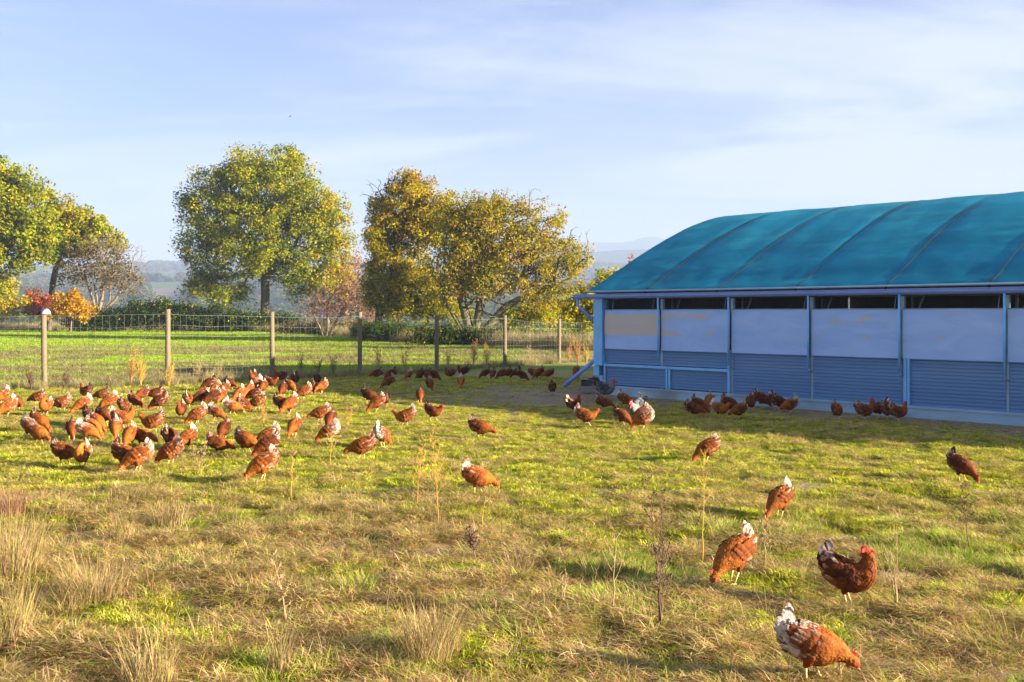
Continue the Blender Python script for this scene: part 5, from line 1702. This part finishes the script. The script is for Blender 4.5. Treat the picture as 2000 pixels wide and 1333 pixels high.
# photo column, row of the feet, facing, pose, tone
HENS = [
 (3,790,250,'stand','r'),(15,815,225,'peck','o'),(33,804,315,'peck','d'),(72,790,180,'mid','r'),(120,806,182,'mid','o'),(88,813,265,'preen','o'),
 (167,780,150,'stand','r'),(197,786,180,'peck','r'),(160,810,203,'peck','o'),(212,803,220,'peck','r'),(242,812,95,'peck','r'),(265,800,345,'peck','d'),
 (277,786,235,'peck','d'),(302,785,190,'mid','d'),(310,803,185,'peck','d'),(78,843,345,'peck','r'),(60,858,335,'peck','p'),(76,868,340,'peck','o'),
 (182,852,345,'peck','o'),(140,858,300,'peck','d'),(172,864,10,'peck','p'),(178,832,340,'peck','d'),(203,832,320,'peck','d'),(190,846,330,'peck','r'),
 (226,858,290,'peck','p'),(240,838,15,'stand','o'),(252,874,270,'peck','r'),(280,872,355,'peck','r'),(297,846,180,'low','r'),(331,874,85,'peck','d'),
 (364,880,235,'peck','r'),(332,912,175,'peck','o'),(128,907,355,'peck','r'),(160,914,270,'preen','p'),(245,920,350,'peck','r'),(268,926,190,'peck','o'),
 (353,820,270,'stand','d'),(367,797,90,'peck','r'),(390,792,215,'peck','d'),(384,828,200,'peck','o'),(407,763,200,'peck','d'),(420,772,235,'peck','r'),
 (450,762,330,'peck','d'),(437,777,240,'peck','r'),(432,789,265,'peck','r'),(414,793,215,'peck','d'),(466,787,240,'peck','o'),(455,810,0,'peck','p'),
 (477,807,60,'peck','d'),(423,822,350,'peck','p'),(436,858,262,'peck','d'),(430,890,0,'mid','r'),(482,887,335,'peck','o'),(522,876,208,'peck','o'),
 (521,896,197,'peck','d'),(513,946,192,'peck','o'),(574,854,252,'peck','o'),(624,824,193,'peck','r'),(645,842,262,'peck','d'),(641,866,190,'peck','p'),
 (551,806,340,'peck','d'),(565,807,230,'peck','r'),(552,776,268,'peck','d'),(568,769,320,'peck','r'),(577,754,90,'stand','d'),(592,782,200,'peck','r'),
 (612,770,290,'peck','d'),(628,770,240,'peck','r'),(621,753,90,'peck','d'),(494,750,265,'stand','d'),(500,760,200,'peck','p'),(501,769,212,'peck','r'),
 (513,770,268,'peck','r'),(530,760,340,'low','d'),(546,748,195,'stand','r'),(485,776,250,'peck','r'),(494,785,190,'peck','d'),(502,801,188,'peck','r'),
 (735,742,180,'mid','d'),(763,743,200,'peck','d'),(758,760,202,'peck','r'),(798,743,240,'peck','p'),(820,744,250,'peck','d'),(833,742,280,'peck','d'),
 (848,745,350,'peck','d'),(840,764,290,'peck','d'),(820,787,280,'peck','d'),(722,788,340,'peck','d'),(735,803,203,'peck','r'),(753,794,100,'peck','d'),
 (790,832,180,'low','o'),(847,822,335,'low','d'),(941,855,352,'mid','r'),(748,872,60,'peck','p'),(705,900,185,'mid','r'),(934,974,357,'mid','o'),
 (879,741,180,'stand','r'),(905,737,180,'stand','d'),(900,759,270,'peck','p'),(946,740,205,'peck','d'),(962,742,250,'peck','d'),(978,741,215,'peck','r'),
 (992,740,235,'peck','d'),(1007,739,210,'peck','d'),(1021,746,332,'peck','d'),(1041,740,320,'peck','o'),(1052,741,210,'peck','r'),(1071,742,200,'peck','r'),
 (1079,772,95,'stand','d'),(1124,737,245,'peck','o'),(1121,808,32,'stand','d'),(1147,833,352,'low','r'),(1180,803,0,'mid','r'),(1221,797,330,'peck','r'),
 (1216,832,322,'peck','d'),(1256,838,186,'peck','p'),(1252,829,200,'peck','r'),(1357,817,340,'peck','d'),(1367,809,330,'peck','d'),(1386,802,250,'peck','r'),
 (1408,818,320,'low','p'),(1427,808,343,'peck','d'),(1442,821,200,'peck','r'),(1466,804,250,'stand','r'),(1488,797,335,'peck','d'),(1516,800,320,'peck','d'),
 (1524,803,335,'peck','d'),(1543,809,202,'peck','p'),(1635,820,270,'low','d'),(1690,822,12,'stand','r'),(1716,817,185,'stand','d'),(1733,820,30,'low','r'),
 (1756,825,5,'stand','r'),(1380,900,192,'peck','r'),(1880,937,305,'peck','d'),(1522,1014,217,'peck','r'),(1432,1142,207,'peck','r'),(1657,1181,335,'back','d'),
 (1588,1333,350,'mid','p'),
]
TW = {'d': 'dark brown', 'r': 'rust brown', 'o': 'orange brown', 'p': 'white-mottled ginger'}
PW = {'peck': 'pecking', 'mid': 'stooping', 'low': 'stepping', 'stand': 'upright', 'back': 'standing', 'preen': 'preening'}


def face(a):
    a = a % 360
    if a < 45 or a >= 315: return 'towards shed'
    if a < 135: return 'facing away'
    if a < 225: return 'away from shed'
    return 'facing viewer'


SPECIAL = {
 (1588, 1333): 'nearest hen, ginger with big white tail, stooping over straw at the picture bottom',
 (1657, 1181): 'dark upright hen looking back over its shoulder beside curved straw stems',
 (1432, 1142): 'rust brown hen pecking between the yellow stem and the looking-back hen',
 (1522, 1014): 'rust brown hen pecking alone beyond the looking-back hen',
 (1880, 937): 'dark red hen pecking alone nearest the open pasture side by the shed end',
 (1380, 900): 'rust hen bowed over the top of the tall yellow weed stem',
 (934, 974): 'orange hen with pale belly stooping alone in the centre of the pasture',
 (705, 900): 'rust hen stooping alone with pale thigh, ahead of a white-tailed hen',
 (748, 872): 'white-tailed ginger hen seen from behind, tail to the stooping lone hen',
 (941, 855): 'red brown hen stooping alone in sun near the edge of the shed shadow',
 (847, 822): 'dark hen stepping forward at the shadow edge with its red comb showing',
 (790, 832): 'bright orange hen with white tail standing sunlit at the shadow edge',
 (513, 946): 'orange hen pecking ahead of the flock with bright red comb down',
 (1079, 772): 'dark upright hen alone on bare ground before the downpipe spout',
 (1124, 737): 'sunlit orange hen pecking under the tallest dock beyond the spout',
 (1121, 808): 'dark hen with raised tail just behind the stepping hen near the trough',
 (1147, 833): 'rust hen with bright red comb stepping out by the shadow edge',
 (1180, 803): 'large rust hen stretching forward in front of the grey cockerel by the trough',
 (1221, 797): 'rust hen with white tail tip tucked beside the speckled cockerel',
 (1216, 832): 'dark hen pecking beside the pale hen at the shadow edge near two cockerels',
 (1256, 838): 'large pale ginger hen half in sun pecking below the speckled cockerel',
 (1252, 829): 'rust hen hidden behind the large pale ginger one near the cockerel',
 (1635, 820): 'single dark hen facing out, alone before the shed between two groups',
 (1690, 822): 'rust hen upright with raised head, farthest from viewer end of last group by shed',
 (1716, 817): 'dark hen with red comb squeezed in the middle of the last shed group',
 (1733, 820): 'rust hen stepping behind the last one of the shed wall group',
 (1756, 825): 'rust upright hen at the lower stile, last along the shed wall',
 (900, 759): 'pale hen pecking with white rump in front of the two upright fence hens',
 (879, 741): 'rust upright hen just past the fifth fence post',
 (905, 737): 'dark upright hen second past the fifth fence post',
}


def auto_labels():
    # zones, then rows front to back, then order within the row
    zones = {}
    for h in HENS:
        if (h[0], h[1]) in SPECIAL: continue
        px, py = h[0], h[1]
        if px < 400 and py >= 775: z = 'big flock'
        elif px < 400: z = 'big flock'
        elif px < 700: z = 'second flock'
        elif px < 860: z = 'loose group near fourth post'
        elif px < 1100: z = 'fence line past fifth post'
        elif px < 1480: z = 'first group by the shed wall'
        else: z = 'middle group by the shed wall'
        zones.setdefault(z, []).append(h)
    out = {}
    ordn = ['first', 'second', 'third', 'fourth', 'fifth', 'sixth', 'seventh', 'eighth', 'ninth', 'tenth', 'eleventh', 'twelfth', 'thirteenth']
    for z, hs in zones.items():
        if z in ('big flock', 'second flock'):
            hs = sorted(hs, key=lambda h: -h[1])
            nrow = 5 if z == 'big flock' else 5
            per = math.ceil(len(hs) / nrow)
            for r in range(nrow):
                row = sorted(hs[r * per:(r + 1) * per], key=lambda h: h[0])
                rn = ['nearest', 'second', 'third', 'fourth', 'farthest'][r]
                zn = 'capped post flock' if z == 'big flock' else 'third post flock'
                for k, h in enumerate(row):
                    out[(h[0], h[1])] = '%s hen %s %s, %s in %s row, %s' % (TW[h[4]], PW[h[3]], face(h[2]), ordn[k], rn, zn)
        else:
            for k, h in enumerate(sorted(hs, key=lambda h: h[0])):
                out[(h[0], h[1])] = '%s hen %s %s, %s in %s' % (TW[h[4]], PW[h[3]], face(h[2]), ordn[k], z)
    out.update(SPECIAL)
    return out


HENS = [(h[0], h[1], h[2], 'mid', h[4]) if (h[3] == 'peck' and n_ % 5 == 2 and (h[0], h[1]) not in SPECIAL) else h for n_, h in enumerate(HENS)]
LAB = auto_labels()
for i, (px, py, a, pose, tone) in enumerate(HENS):
    place_hen(px, py, a, pose, tone, LAB[(px, py)], i, 0.90)
place_hen(1183, 780, 5, 'stand', 'g', 'grey cockerel with red comb upright by the trough and shed corner', 500, 1.15, True, 'cockerel', 'grey cockerels among the hens')
place_hen(1241, 822, 242, 'low', 'g', 'speckled silver cockerel with black tail and long red wattles among pecking hens', 501, 1.12, True, 'cockerel', 'grey cockerels among the hens')


# a bird far up in the sky
def sky_bird():
    Z = 140.0; x = (567 - 1000) * Z / F; z = H + (612 - 228) * Z / F
    b = tag(empty('gliding_bird', (x, Z, z), 0.4), 'tiny dark bird gliding high over the oak', 'bird')
    mb = MB(); mb.tube([(-0.25, 0, 0), (-0.1, 0, 0.01), (0.1, 0, 0.01), (0.22, 0, 0), (0.27, 0, -0.01)], [0.02, 0.055, 0.06, 0.035, 0.01], 8, (0.30, 0.31, 0.34)); mb.obj('body', M['plain'], b)
    for s in (1, -1):
        mb = MB()
        mb.add([(0.12, 0.03 * s, 0.02), (0.10, 0.32 * s, 0.09), (-0.02, 0.62 * s, 0.03), (-0.08, 0.30 * s, 0.07), (-0.08, 0.03 * s, 0.01),
                (0.12, 0.03 * s, 0.0), (0.10, 0.32 * s, 0.075), (-0.02, 0.62 * s, 0.025), (-0.08, 0.30 * s, 0.055), (-0.08, 0.03 * s, -0.01)],
               [(0, 1, 2, 3, 4), (9, 8, 7, 6, 5), (0, 5, 6, 1), (1, 6, 7, 2), (2, 7, 8, 3), (3, 8, 9, 4)], (0.30, 0.31, 0.34))
        mb.obj('wing', M['plain'], b, False)


sky_bird()


# ------------------------------------------------------------------ haze
def haze():
    mb = MB(); mb.box((-9300, -80, -60), (9300, 9700, 450))
    m, nt, N, L = newmat('haze_air')
    out = N('ShaderNodeOutputMaterial'); v = N('ShaderNodeVolumePrincipled')
    v.inputs['Color'].default_value = (0.55, 0.70, 1.0, 1)
    v.inputs['Density'].default_value = 0.00032
    v.inputs['Anisotropy'].default_value = 0.0
    L(v.outputs[0], out.inputs['Volume'])
    o = mb.obj('haze', m, smooth=False)
    tag(o, 'pale blue air over the valley', None, None, 'stuff')
    o.display_type = 'WIRE'


haze()
